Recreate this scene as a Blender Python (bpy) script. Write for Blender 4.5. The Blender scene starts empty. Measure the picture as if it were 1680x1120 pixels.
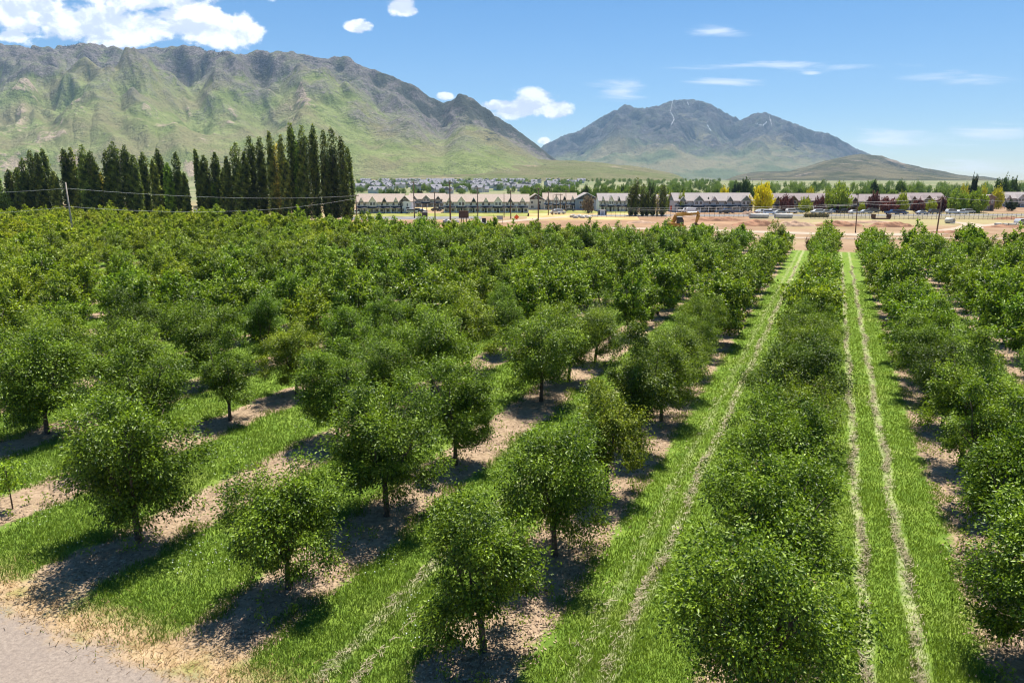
import bpy, math, random
import numpy as np
from mathutils import Vector

random.seed(7)
RNG = np.random.default_rng(11)
SC = bpy.context.scene
COL = SC.collection
PI = math.pi

# ------------------------------------------------------------------ camera frame
H = 11.2                                    # height of the drone above the orchard
FPX = 1120.0
PITCH = math.atan(265.0 / FPX)
CP, SP = math.cos(PITCH), math.sin(PITCH)

def ray(u, v):
    xd, yd = (u - 840) / FPX, (v - 560) / FPX
    f = CP - yd * SP
    return xd / f, -(SP + yd * CP) / f       # lateral and vertical slope per metre of depth

def gp(u, v, z=0.0):
    t, e = ray(u, v)
    y = (z - H) / e
    return t * y, y

def z_at(u, v, y):
    return H + ray(u, v)[1] * y

TV = ray(1372, 295)[0]
DX, DY = TV / math.hypot(TV, 1), 1 / math.hypot(TV, 1)      # along the tree rows
NX, NY = DY, -DX                                            # across the tree rows
def row_pos(n, s):
    return n * NX + s * DX, n * NY + s * DY
ROW, STEP = 0.55 * H, 0.43 * H
ROW0 = -0.05 * H
S_FIRST, S_ROAD, S_LAST = 1.15 * H, 0.795 * H, 10.72 * H

# ------------------------------------------------------------------ helpers
def tag(o, label=None, cat=None, group=None, kind=None):
    if label: o['label'] = label
    if cat: o['category'] = cat
    if group: o['group'] = group
    if kind: o['kind'] = kind
    return o

def link(name, me, parent=None):
    o = bpy.data.objects.new(name, me)
    COL.objects.link(o)
    if parent is not None: o.parent = parent
    return o

def empty(name, loc, rz=0.0, scale=1.0):
    o = bpy.data.objects.new(name, None)
    COL.objects.link(o)
    o.location = loc
    o.rotation_euler = (0, 0, rz)
    o.scale = (scale,) * 3 if not isinstance(scale, tuple) else scale
    o.empty_display_size = 0.2
    return o

def np_mesh(name, V, F, mats, smooth=False, mi=None, attrs=None):
    V = np.asarray(V, np.float32); F = np.asarray(F, np.int32)
    me = bpy.data.meshes.new(name)
    k = F.shape[1]
    me.vertices.add(len(V)); me.vertices.foreach_set('co', V.ravel())
    me.loops.add(F.size); me.loops.foreach_set('vertex_index', F.ravel())
    me.polygons.add(len(F))
    me.polygons.foreach_set('loop_start', np.arange(0, F.size, k, dtype=np.int32))
    if mi is not None: me.polygons.foreach_set('material_index', np.asarray(mi, np.int32))
    for a, (vals) in (attrs or {}).items():
        at = me.attributes.new(a, 'FLOAT', 'POINT')
        at.data.foreach_set('value', np.asarray(vals, np.float32))
    me.update(calc_edges=True)
    if smooth: me.polygons.foreach_set('use_smooth', np.ones(len(F), bool))
    for m in (mats if isinstance(mats, (list, tuple)) else [mats]): me.materials.append(m)
    return me

class MB:
    """collects shapes into one mesh"""
    def __init__(s): s.v, s.f, s.m = [], [], []
    def add(s, v, f, mi=0):
        b = len(s.v); s.v += [tuple(p) for p in v]
        s.f += [tuple(b + i for i in q) for q in f]; s.m += [mi] * len(f); return s
    def box(s, x0, x1, y0, y1, z0, z1, mi=0):
        return s.add([(x0,y0,z0),(x1,y0,z0),(x1,y1,z0),(x0,y1,z0),(x0,y0,z1),(x1,y0,z1),(x1,y1,z1),(x0,y1,z1)],
                     [(0,3,2,1),(4,5,6,7),(0,1,5,4),(1,2,6,5),(2,3,7,6),(3,0,4,7)], mi)
    def tube(s, pts, rad, n=6, mi=0, caps=True):
        pts = [Vector(p) for p in pts]
        rad = rad if isinstance(rad, (list, tuple)) else [rad] * len(pts)
        b = len(s.v); prev = None
        for i, p in enumerate(pts):
            d = (pts[min(i + 1, len(pts) - 1)] - pts[max(i - 1, 0)]).normalized()
            a = prev if prev is not None else (Vector((0, 0, 1)) if abs(d.z) < .9 else Vector((1, 0, 0)))
            x = (a - d * a.dot(d)).normalized(); prev = x; y = d.cross(x)
            for k in range(n):
                an = 2 * PI * k / n
                s.v.append(tuple(p + (x * math.cos(an) + y * math.sin(an)) * rad[i]))
        for i in range(len(pts) - 1):
            for k in range(n):
                k2 = (k + 1) % n
                s.f.append((b + i*n + k, b + i*n + k2, b + (i+1)*n + k2, b + (i+1)*n + k)); s.m.append(mi)
        if caps:
            s.f.append(tuple(b + k for k in range(n))[::-1]); s.m.append(mi)
            e = b + (len(pts) - 1) * n
            s.f.append(tuple(e + k for k in range(n))); s.m.append(mi)
        return s
    def prism(s, poly, axis, a0, a1, mi=0):
        """poly of (p,q) extruded along axis; axis 'x': (p,q)=(y,z); 'y': (x,z); 'z': (x,y)"""
        def P(a, p, q): return {'x': (a, p, q), 'y': (p, a, q), 'z': (p, q, a)}[axis]
        n = len(poly)
        v = [P(a0, *p) for p in poly] + [P(a1, *p) for p in poly]
        f = [tuple(range(n)), tuple(range(2*n - 1, n - 1, -1))]
        f += [(i, n + i, n + (i + 1) % n, (i + 1) % n) for i in range(n)]
        return s.add(v, f, mi)
    def mesh(s, name, mats, smooth=False):
        me = bpy.data.meshes.new(name)
        me.from_pydata(s.v, [], s.f)
        for m in (mats if isinstance(mats, (list, tuple)) else [mats]): me.materials.append(m)
        me.polygons.foreach_set('material_index', s.m)
        if smooth: me.polygons.foreach_set('use_smooth', [True] * len(s.f))
        import bmesh
        bm = bmesh.new(); bm.from_mesh(me); bmesh.ops.recalc_face_normals(bm, faces=bm.faces); bm.to_mesh(me); bm.free()
        me.update(); return me
    def obj(s, name, mats, parent=None, smooth=False):
        return link(name, s.mesh(name, mats, smooth), parent)

def copy_tree(o, parent=None):
    c = o.copy(); COL.objects.link(c)
    if parent is not None: c.parent = parent
    for ch in o.children:
        copy_tree(ch, c)
    return c

# ------------------------------------------------------------------ node helpers
class NT:
    def __init__(s, nt): s.nt = nt
    def n(s, typ, **kw):
        nd = s.nt.nodes.new(typ)
        ins = kw.pop('ins', {})
        for k, v in kw.items(): setattr(nd, k, v)
        for k, v in ins.items(): s.set(nd.inputs[k], v)
        return nd
    def set(s, inp, v):
        if isinstance(v, bpy.types.NodeSocket): s.nt.links.new(v, inp)
        elif isinstance(v, bpy.types.Node): s.nt.links.new(v.outputs[0], inp)
        else:
            if hasattr(inp.default_value, '__len__') and not isinstance(v, (tuple, list)): v = (v,) * len(inp.default_value)
            if hasattr(inp.default_value, '__len__') and len(inp.default_value) == 4 and len(v) == 3: v = (*v, 1)
            inp.default_value = v
    def math(s, op, a, b=0.0, c=None, clamp=False):
        nd = s.n('ShaderNodeMath', operation=op, use_clamp=clamp)
        s.set(nd.inputs[0], a); s.set(nd.inputs[1], b)
        if c is not None: s.set(nd.inputs[2], c)
        return nd.outputs[0]
    def vmath(s, op, a, b=(0, 0, 0)):
        nd = s.n('ShaderNodeVectorMath', operation=op)
        s.set(nd.inputs[0], a); s.set(nd.inputs[1], b)
        return nd.outputs['Value'] if op in ('DOT_PRODUCT', 'LENGTH') else nd.outputs[0]
    def mix(s, fac, a, b, blend='MIX'):
        nd = s.n('ShaderNodeMix', data_type='RGBA', blend_type=blend)
        s.set(nd.inputs[0], fac); s.set(nd.inputs[6], a); s.set(nd.inputs[7], b)
        return nd.outputs[2]
    def smooth(s, x, lo, hi):
        nd = s.n('ShaderNodeMapRange', interpolation_type='SMOOTHSTEP')
        s.set(nd.inputs[0], x); s.set(nd.inputs[1], lo); s.set(nd.inputs[2], hi)
        return nd.outputs[0]
    def noise(s, vec, scale, detail=4, rough=.55, dist=0.0):
        nd = s.n('ShaderNodeTexNoise')
        if vec is not None: s.set(nd.inputs['Vector'], vec)
        s.set(nd.inputs['Scale'], scale); s.set(nd.inputs['Detail'], detail)
        s.set(nd.inputs['Roughness'], rough); s.set(nd.inputs['Distortion'], dist)
        return nd.outputs[0]
    def attr(s, name):
        return s.n('ShaderNodeAttribute', attribute_name=name).outputs['Fac']

def new_mat(name):
    m = bpy.data.materials.new(name); m.use_nodes = True
    nt = m.node_tree; nt.nodes.clear()
    return m, NT(nt), nt.nodes.new('ShaderNodeOutputMaterial')

def mat(name, col, rough=.8, spec=.3, var=.25, scale=3.0, metal=0.0, bump=0.0, tint=False, bscale=None):
    m, N, out = new_mat(name)
    co = N.n('ShaderNodeTexCoord').outputs['Object']
    nz = N.noise(co, scale, 5, .6)
    lo = tuple(c * (1 - var) for c in col); hi = tuple(min(1, c * (1 + var)) for c in col)
    c = N.mix(N.smooth(nz, .3, .7), lo, hi)
    if tint:
        c = N.mix(1.0, c, N.n('ShaderNodeObjectInfo').outputs['Color'], 'MULTIPLY')
    b = N.n('ShaderNodeBsdfPrincipled')
    N.set(b.inputs['Base Color'], c); N.set(b.inputs['Roughness'], rough); N.set(b.inputs['Metallic'], metal)
    N.set(b.inputs['Specular IOR Level'], spec)
    if bump:
        bp = N.n('ShaderNodeBump'); N.set(bp.inputs['Height'], N.noise(co, bscale or scale * 4, 4)); N.set(bp.inputs['Strength'], bump)
        N.set(b.inputs['Normal'], bp)
    N.set(out.inputs[0], b)
    return m

def leaf_mat(name, dark, light, trans=.3, rough=.45, spec=.5, tint=True, tcol=None):
    """leaf blade: colour varies leaf by leaf through the attribute lv, the plant's own tint through the object colour"""
    m, N, out = new_mat(name)
    c = N.mix(N.attr('lv'), dark, light)
    if tint:
        c = N.mix(1.0, c, N.n('ShaderNodeObjectInfo').outputs['Color'], 'MULTIPLY')
    b = N.n('ShaderNodeBsdfPrincipled')
    N.set(b.inputs['Base Color'], c); N.set(b.inputs['Roughness'], rough); N.set(b.inputs['Specular IOR Level'], spec)
    tr = N.n('ShaderNodeBsdfTranslucent')
    tc = N.mix(1.0, c, tcol or (1.3, 1.45, .5), 'MULTIPLY')
    N.set(tr.inputs[0], tc)
    mx = N.n('ShaderNodeMixShader'); N.set(mx.inputs[0], trans); N.set(mx.inputs[1], b); N.set(mx.inputs[2], tr)
    N.set(out.inputs[0], mx)
    return m

M = {}
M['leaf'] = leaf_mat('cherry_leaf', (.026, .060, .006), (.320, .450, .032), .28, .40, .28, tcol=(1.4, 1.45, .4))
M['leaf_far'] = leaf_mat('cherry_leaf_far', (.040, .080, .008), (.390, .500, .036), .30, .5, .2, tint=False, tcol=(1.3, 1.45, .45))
M['poplar'] = leaf_mat('poplar_leaf', (.026, .050, .012), (.34, .40, .08), .18, .5, .35)
M['town_leaf'] = leaf_mat('town_leaf', (.55, .55, .55), (1.0, 1.0, 1.0), .25, .6, .25, tcol=(1.1, 1.1, .7))
M['belt_leaf'] = leaf_mat('belt_leaf', (.075, .125, .032), (.26, .33, .08), .3, .6, .25, tint=False)
M['bark'] = mat('orchard_bark', (.105, .078, .060), .95, .1, .4, 9, bump=.5)
M['pale_bark'] = mat('poplar_bark', (.26, .21, .16), .95, .1, .3, 3, bump=.3)
M['grass_blade'] = leaf_mat('grass_blade', (.100, .155, .023), (.250, .322, .058), .3, .6, .2, tint=False)
M['straw'] = leaf_mat('straw_blade', (.28, .245, .135), (.47, .41, .265), .1, .8, .15, tint=False, tcol=(1, 1, 1))
M['litter'] = leaf_mat('dry_litter', (.15, .098, .062), (.50, .37, .26), .0, .9, .1, tint=False)
M['clover'] = mat('clover_white', (.75, .75, .68), .8)
M['wall_white'] = mat('white_siding', (.86, .85, .83), .8, .2, .04, 1)
M['wall_cream'] = mat('cream_siding', (.66, .62, .52), .8, .2, .05, 1)
M['wall_blue'] = mat('blue_grey_siding', (.27, .34, .40), .8, .2, .06, 1)
M['wall_sage'] = mat('sage_siding', (.42, .46, .42), .8, .2, .05, 1)
M['wall_brown'] = mat('brown_siding', (.27, .195, .155), .85, .2, .1, 1)
M['wall_tan'] = mat('tan_siding', (.42, .36, .29), .85, .2, .08, 1)
M['wall_grey'] = mat('grey_siding', (.5, .5, .51), .85, .2, .06, 1)
M['roof_tan'] = mat('tan_shingles', (.37, .30, .245), .95, .1, .12, 2.5)
M['roof_grey'] = mat('grey_shingles', (.31, .275, .26), .95, .1, .12, 2.5)
M['roof_mauve'] = mat('brown_grey_shingles', (.27, .225, .215), .95, .1, .14, 2.5)
M['gable_brown'] = mat('brown_gable_shakes', (.13, .10, .08), .9, .1, .12, 4)
M['gable_dark'] = mat('charcoal_gable_shakes', (.075, .085, .09), .9, .1, .12, 4)
M['gable_green'] = mat('green_gable_shakes', (.20, .25, .22), .9, .1, .1, 4)
M['trim'] = mat('white_trim', (.8, .8, .78), .6, .3, .03)
M['porch'] = mat('dark_porch_roof', (.06, .06, .065), .8, .2, .1)
M['glass'] = mat('window_glass', (.035, .045, .06), .08, .6, .2, 1)
M['door'] = mat('dark_door', (.05, .045, .045), .5, .4, .1)
M['pole'] = mat('weathered_pole_wood', (.16, .115, .085), .9, .15, .3, 2)
M['pole_pale'] = mat('grey_pole_wood', (.40, .34, .28), .9, .15, .2, 2)
M['metal'] = mat('galvanised_metal', (.45, .46, .47), .45, .5, .1, 3, metal=.6)
M['wire'] = mat('aluminium_wire', (.55, .55, .53), .5, .5, .05, 1)
M['dark_metal'] = mat('dark_metal', (.06, .055, .05), .6, .4, .2, 3)
M['rust'] = mat('rusty_steel', (.12, .062, .04), .85, .3, .35, 3)
M['car'] = mat('car_paint', (.9, .9, .9), .25, .6, .03, 2, tint=True)
M['tyre'] = mat('tyre_rubber', (.02, .02, .02), .9, .2, .2)
M['rim'] = mat('wheel_rim', (.5, .5, .5), .35, .5, .1, metal=.7)
M['concrete'] = mat('pale_concrete', (.60, .56, .50), .9, .2, .12, 2, bump=.2)
M['digger'] = mat('digger_yellow', (.52, .27, .045), .5, .4, .2, 2)
M['red'] = mat('red_paint', (.50, .035, .03), .35, .5, .1, 1)
M['orange'] = mat('orange_sign', (.85, .13, .03), .6, .3, .05, 1)
M['sign_back'] = mat('brown_sign_back', (.10, .065, .05), .8, .2, .2, 1)
M['wood'] = mat('brown_timber', (.20, .12, .07), .9, .1, .3, 2)
M['mound'] = mat('bare_red_soil', (.29, .16, .10), .98, .05, .3, .5, bump=.8, bscale=2.5)
M['mound_pale'] = mat('pale_soil', (.39, .265, .185), .98, .05, .22, .6, bump=.6, bscale=3)
M['rock'] = mat('pale_boulders', (.50, .46, .42), .95, .1, .25, 1.5, bump=.5)
M['road_dirt'] = mat('packed_dirt_road', (.41, .32, .24), .97, .05, .12, .25, bump=.2, bscale=3)
M['asphalt'] = mat('street_asphalt', (.20, .19, .185), .95, .1, .15, .3)
M['lawn'] = mat('street_lawn', (.25, .25, .075), .97, .05, .35, .25)
M['dry_field'] = mat('dry_grass_field', (.44, .32, .14), .97, .05, .3, .12)
M['weedy'] = mat('weedy_yard', (.235, .20, .12), .97, .05, .35, .2)
M['bare'] = mat('bare_lot', (.28, .175, .105), .97, .05, .25, .1)
M['house_dot'] = mat('far_house_wall', (.62, .58, .54), .9, .1, .2, .05)
M['house_dot_roof'] = mat('far_house_roof', (.26, .25, .27), .95, .1, .3, .05)
M['dead'] = mat('dead_branches', (.14, .085, .06), .95, .05, .35, 3)
#--END-PART-1--

# ------------------------------------------------------------------ ground
def rise(y):
    a = np.clip((y - 520) / 1100, 0, 1)
    return 8 * a * a * (3 - 2 * a)

def build_ground():
    m, N, out = new_mat('orchard_ground')
    P = N.n('ShaderNodeNewGeometry').outputs['Position']
    n = N.vmath('DOT_PRODUCT', P, (NX, NY, 0)); s = N.vmath('DOT_PRODUCT', P, (DX, DY, 0))
    warp = N.math('MULTIPLY', N.math('SUBTRACT', N.noise(P, .55, 4, .6), .5), 1.3)
    warp2 = N.math('MULTIPLY', N.math('SUBTRACT', N.noise(P, 3.2, 5, .65), .5), .85)
    nw = N.math('ADD', N.math('ADD', n, warp), warp2)
    # distance from the closest tree row
    q = N.math('DIVIDE', N.math('SUBTRACT', nw, ROW0), ROW)
    q = N.math('ABSOLUTE', N.math('SUBTRACT', q, N.math('ROUND', q)))
    d = N.math('MULTIPLY', q, ROW)
    dirt = N.math('SUBTRACT', 1.0, N.smooth(d, 1.02, 1.36))
    sw = N.math('ADD', N.math('ADD', s, N.math('MULTIPLY', warp, 1.3)), warp2)
    inside = N.math('MULTIPLY', N.smooth(sw, .84 * H, .95 * H), N.math('SUBTRACT', 1.0, N.smooth(sw, 10.72 * H, 10.95 * H)))
    block = N.math('MULTIPLY', N.smooth(n, -17.5 * H, -17.3 * H), N.math('SUBTRACT', 1.0, N.smooth(n, 4.9 * H, 5.1 * H)))
    inside = N.math('MULTIPLY', inside, block)
    # colours
    g1 = N.noise(P, 2.2, 6, .62); g2 = N.noise(P, .35, 3); g3 = N.noise(P, 14, 3, .7)
    grass = N.mix(N.smooth(g1, .3, .7), (.088, .155, .02), (.19, .275, .04))
    grass = N.mix(N.math('MULTIPLY', N.smooth(g2, .5, .72), .5), grass, (.24, .27, .065))
    grass = N.mix(N.math('MULTIPLY', N.smooth(g3, .5, .75), .35), grass, (.05, .10, .012))
    d1 = N.noise(P, 5.5, 7, .7); d2 = N.noise(P, .9, 4, .6)
    soil = N.mix(N.smooth(d1, .32, .68), (.215, .150, .092), (.395, .288, .185))
    soil = N.mix(N.math('MULTIPLY', N.smooth(d2, .48, .7), .5), soil, (.47, .34, .235))
    soil = N.mix(N.math('MULTIPLY', N.smooth(N.noise(P, 30, 3, .7), .6, .75), .6), soil, (.26, .17, .115))
    leaky = N.math('MULTIPLY', N.smooth(N.noise(P, 1.6, 4, .65), .60, .70), .7)
    soil = N.mix(N.math('MULTIPLY', leaky, .7), soil, (.27, .24, .09))
    strip = N.mix(dirt, grass, soil)
    # straw lines of cut grass
    def line(c, w, amt):
        dd = N.math('ABSOLUTE', N.math('SUBTRACT', N.math('ADD', n, N.math('MULTIPLY', warp, .42)), c))
        return N.math('MULTIPLY', N.math('SUBTRACT', 1.0, N.smooth(dd, w * .3, w)), N.math('MULTIPLY', N.smooth(d1, .36, .56), amt))
    straw_c = N.mix(N.smooth(d1, .3, .7), (.40, .36, .20), (.60, .55, .38))
    for c, w, a in ((.159 * H, .24, .42), (.261 * H, .24, .42), (-.332 * H, .28, .5), (-.395 * H, .22, .25), (-.87 * H, .28, .5)):
        strip = N.mix(line(c, w, a), strip, straw_c)
    verge = N.mix(N.smooth(g1, .35, .65), (.33, .22, .11), (.48, .345, .20))
    verge = N.mix(N.math('MULTIPLY', N.smooth(d2, .5, .66), .6), verge, (.20, .24, .05))
    gravel = N.mix(N.smooth(N.noise(P, 9, 8, .75), .3, .7), (.205, .165, .135), (.33, .27, .22))
    gravel = N.mix(N.smooth(N.noise(P, 40, 2, .7), .6, .72), gravel, (.22, .18, .155))
    gravel = N.mix(N.math('MULTIPLY', N.smooth(N.noise(P, .8, 5, .7), .45, .7), .4), gravel, (.215, .175, .15))
    near = N.mix(N.smooth(sw, S_ROAD - .35, S_ROAD + .5), gravel, verge)
    f1 = N.noise(P, .05, 6, .62); f2 = N.noise(P, .012, 5, .6)
    far = N.mix(N.smooth(f1, .35, .65), (.235, .145, .085), (.34, .235, .145))
    far = N.mix(N.math('MULTIPLY', N.smooth(f2, .45, .6), .8), far, (.30, .27, .12))
    far2 = N.mix(N.smooth(f2, .35, .6), (.12, .15, .06), (.23, .22, .12))
    yy = N.n('ShaderNodeSeparateXYZ', ins={0: P}).outputs[1]
    far = N.mix(N.smooth(yy, 280, 420), far, far2)
    base = N.mix(N.smooth(sw, 4 * H, 8 * H), near, far)
    c = N.mix(inside, base, strip)
    b = N.n('ShaderNodeBsdfPrincipled'); N.set(b.inputs['Base Color'], c)
    N.set(b.inputs['Roughness'], .95); N.set(b.inputs['Specular IOR Level'], .1)
    bp = N.n('ShaderNodeBump'); N.set(bp.inputs['Strength'], .6); N.set(bp.inputs['Distance'], .08)
    N.set(bp.inputs['Height'], N.math('ADD', N.noise(P, 6, 7, .7), N.math('MULTIPLY', N.noise(P, 22, 3, .7), .5)))
    N.set(b.inputs['Normal'], bp); N.set(out.inputs[0], b)
    ys = np.concatenate([np.linspace(-60, 500, 57), np.linspace(530, 3000, 60), np.linspace(3100, 12000, 30)])
    xs = np.concatenate([-np.geomspace(9000, 400, 20), np.linspace(-380, 380, 39), np.geomspace(400, 9000, 20)])
    X, Y = np.meshgrid(xs, ys)
    Z = rise(Y)
    V = np.stack([X, Y, Z], -1).reshape(-1, 3)
    nx, ny = len(xs), len(ys)
    i = np.arange(nx * ny).reshape(ny, nx)
    F = np.stack([i[:-1, :-1], i[:-1, 1:], i[1:, 1:], i[1:, :-1]], -1).reshape(-1, 4)
    o = link('ground', np_mesh('ground', V, F, m, True)); tag(o, kind='structure')
build_ground()

def sheet(name, pts, z, m):
    mb = MB(); mb.add([(x, y, z + float(rise(np.array(y)))) for x, y in pts], [tuple(range(len(pts)))])
    return tag(mb.obj(name, m), kind='structure')

def ribbon(name, pts, w, z, m):
    """a flat strip along pts (x, y), half-width w at each"""
    mb = MB(); V = []
    pts = [Vector((x, y)) for x, y in pts]
    for k, p in enumerate(pts):
        d = (pts[min(k + 1, len(pts) - 1)] - pts[max(k - 1, 0)]).normalized()
        nrm = Vector((-d.y, d.x)); ww = w[k] if isinstance(w, (list, tuple)) else w
        for sg in (1, -1):
            q = p + nrm * ww * sg; V.append((q.x, q.y, z + float(rise(np.array(q.y)))))
    mb.add(V, [(2*k, 2*k + 1, 2*k + 3, 2*k + 2) for k in range(len(pts) - 1)])
    return tag(mb.obj(name, m), kind='structure')

# ------------------------------------------------------------------ grass, straw, litter
def scatter(count, ymin, ymax, p=.75):
    """ground points spread ahead of the camera, thinner with distance"""
    u = RNG.random(count)
    y = (ymin ** (1 - p) + u * (ymax ** (1 - p) - ymin ** (1 - p))) ** (1 / (1 - p))
    t = RNG.uniform(-.95, .95, count)
    x = t * y
    return x, y, x * NX + y * NY, x * DX + y * DY

def row_dist(n):
    q = (n - ROW0) / ROW
    return np.abs(q - np.round(q)) * ROW

def wob(n, s):
    return .28 * np.sin(s * .9 + n * 1.3) + .2 * np.sin(s * 2.3 + n * .7 + 1) + .15 * np.sin(s * 5.1 - n * 3)

def blades(x, y, hgt, wid, lean, lv, z0=0.0):
    k = len(x)
    az = RNG.uniform(0, 2 * PI, k); la = RNG.uniform(0, 2 * PI, k)
    bx, by = np.cos(az) * wid / 2, np.sin(az) * wid / 2
    tx, ty = np.cos(la) * lean * hgt, np.sin(la) * lean * hgt
    V = np.empty((k, 3, 3), np.float32)
    V[:, 0] = np.stack([x - bx, y - by, np.full(k, z0) if np.isscalar(z0) else z0], -1)
    V[:, 1] = np.stack([x + bx, y + by, np.full(k, z0) if np.isscalar(z0) else z0], -1)
    V[:, 2] = np.stack([x + tx, y + ty, z0 + hgt], -1)
    return V.reshape(-1, 3), np.arange(k * 3).reshape(-1, 3), np.repeat(lv, 3)

def build_grass():
    x, y, n, s = scatter(1000000, 9, 75, .85)
    d = row_dist(n + wob(n, s))
    lane = (n > -.6 * H) & (n < .5 * H)
    ok = (s > .885 * H + RNG.normal(0, .45, len(s))) & (s < 10.7 * H) & (d > 1.12 + RNG.normal(0, .13, len(s))) & (n < 4.9 * H)
    for c in (.159 * H, .261 * H):
        ok &= ~((np.abs(n - c + .1 * np.sin(s)) < .16) & (RNG.random(len(s)) < .8))
    x, y, n, s, d, lane = (a[ok] for a in (x, y, n, s, d, lane))
    k = len(x)
    patch = .5 + .5 * np.sin(x * 1.1 + 2 * np.sin(y * .7)) * np.sin(y * .9 + 1.5 * np.sin(x * .5))
    h = np.where(lane, RNG.uniform(.04, .10, k) + .05 * patch, RNG.uniform(.04, .12, k) + .11 * patch * RNG.random(k))
    # longer uncut tufts along the edge of the strips
    h = np.where((d < 1.5) & ~lane, h * 1.35, h)
    w = .009 + .0008 * y
    lv = np.clip(RNG.normal(.45, .25, k) + .25 * (patch - .5) + np.where(lane, .14, -.10), 0, 1)
    V, F, L = blades(x, y, h, w, RNG.uniform(.1, .8, k), lv)
    o = link('grass', np_mesh('grass', V, F, M['grass_blade'], attrs={'lv': L}))
    tag(o, 'green grass growing in strips between the tree rows', 'grass', kind='stuff')
    # dry verge grass by the gravel track
    x, y, n, s = scatter(260000, 9, 40, .8)
    ok = (s > S_ROAD + .1 + RNG.normal(0, .25, len(s))) & (s < .90 * H + RNG.normal(0, .5, len(s)))
    ok &= RNG.random(len(s)) < .7
    x, y = x[ok], y[ok]; k = len(x)
    V, F, L = blades(x, y, RNG.uniform(.03, .14, k), .012 + .0008 * y, RNG.uniform(.5, 2.2, k), RNG.random(k) * .6)
    o = link('dry_verge_grass', np_mesh('dry_verge_grass', V, F, M['dry_blade'], attrs={'lv': L}))
    tag(o, 'dry tan grass along the edge of the gravel track', 'grass', kind='stuff')

M['dry_blade'] = leaf_mat('dry_verge_blade', (.31, .20, .085), (.52, .38, .21), .15, .85, .1, tint=False, tcol=(1, 1, 1))

def build_straw():
    Vs, Fs, Ls, b = [], [], [], 0
    for c, w, cnt, p0, dens in ((.159 * H, .13, 10500, 9, .8), (.261 * H, .15, 11000, 9, .8), (-.332 * H, .14, 8500, 9, .75), (-.40 * H, .3, 2200, 9, .4), (-.87 * H, .22, 4200, 14, .5), (-.79 * H, .12, 2500, 14, .5)):
        u = RNG.random(cnt); s = 9.5 + 92 * u ** 2.3
        gate = np.sin(s * .8 + c * 5) + .7 * np.sin(s * 2.7 + c) + .5 * np.sin(s * 6.1)
        keep = RNG.random(cnt) < np.clip(.6 + .45 * gate, .08, 1) * dens
        s = s[keep]; k = len(s)
        n = c + RNG.normal(0, w * .55, k) + .12 * np.sin(s * .55 + c) + .06 * np.sin(s * 2.1)
        x, y = row_pos(n, s)
        L = RNG.uniform(.06, .24, k); az = RNG.uniform(0, PI, k); wd = .0025 + .00030 * y
        dx, dy = np.cos(az) * L / 2, np.sin(az) * L / 2
        ex, ey = -np.sin(az) * wd, np.cos(az) * wd
        z = RNG.uniform(.03, .085, k); dz = RNG.normal(0, .015, k)
        V = np.empty((k, 4, 3), np.float32)
        V[:, 0] = np.stack([x - dx - ex, y - dy - ey, z - dz], -1); V[:, 1] = np.stack([x + dx - ex, y + dy - ey, z + dz], -1)
        V[:, 2] = np.stack([x + dx + ex, y + dy + ey, z + dz + .01], -1); V[:, 3] = np.stack([x - dx + ex, y - dy + ey, z - dz + .01], -1)
        Vs.append(V.reshape(-1, 3)); Fs.append(np.arange(k * 4).reshape(-1, 4) + b); b += 4 * k
        Ls.append(np.repeat(RNG.random(k), 4))
    o = link('straw', np_mesh('straw', np.concatenate(Vs), np.concatenate(Fs), M['straw'], attrs={'lv': np.concatenate(Ls)}))
    tag(o, 'pale cut straw lying in lines along the mown grass lanes', 'straw', kind='stuff')
    # dead leaves, twigs and clods under the trees
    x, y, n, s = scatter(300000, 9, 55, .85)
    ok = (s > .95 * H) & (s < 10.7 * H) & (row_dist(n) < 1.35 + RNG.normal(0, .12, len(s))) & (RNG.random(len(s)) < .28 + .25 * np.sin(x * 1.7) * np.sin(y * 1.3))
    x, y = x[ok], y[ok]; k = len(x)
    a = RNG.uniform(0, 2 * PI, k); r = RNG.uniform(.012, .038, k) + .0004 * y
    V = np.empty((k, 4, 3), np.float32)
    for q in range(4):
        rr = r * (1.6 if q % 2 == 0 else .55)
        V[:, q] = np.stack([x + np.cos(a + q * PI / 2) * rr, y + np.sin(a + q * PI / 2) * rr, RNG.uniform(.008, .055, k)], -1)
    o = link('dry_leaves', np_mesh('dry_leaves', V.reshape(-1, 3), np.arange(k * 4).reshape(-1, 4), M['litter'], attrs={'lv': np.repeat(RNG.random(k), 4)}))
    tag(o, 'dry leaves and twigs littering the bare soil under the trees', 'litter', kind='stuff')
    # white clover heads in the near grass
    x, y, n, s = scatter(30000, 9, 34, .8)
    ok = (s > 1.0 * H) & (row_dist(n) > 1.3) & (n < -.55 * H) & (np.sin(x * 1.3 + 1) * np.sin(y * 1.1) > .25) & (RNG.random(len(s)) < .35)
    x, y = x[ok], y[ok]; k = len(x); mb = []
    r = RNG.uniform(.012, .026, k); z = RNG.uniform(.10, .24, k)
    oct_ = np.array([(1,0,0),(0,1,0),(-1,0,0),(0,-1,0),(0,0,1),(0,0,-1)], np.float32)
    V = (oct_[None] * r[:, None, None] + np.stack([x, y, z], -1)[:, None]).reshape(-1, 3)
    of = np.array([(0,1,4),(1,2,4),(2,3,4),(3,0,4),(1,0,5),(2,1,5),(3,2,5),(0,3,5)])
    F = (of[None] + (np.arange(k) * 6)[:, None, None]).reshape(-1, 3)
    tag(link('clover_flowers', np_mesh('clover_flowers', V, F, M['clover'])), 'small white clover heads dotting the grass strips', 'clover', kind='stuff')
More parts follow.
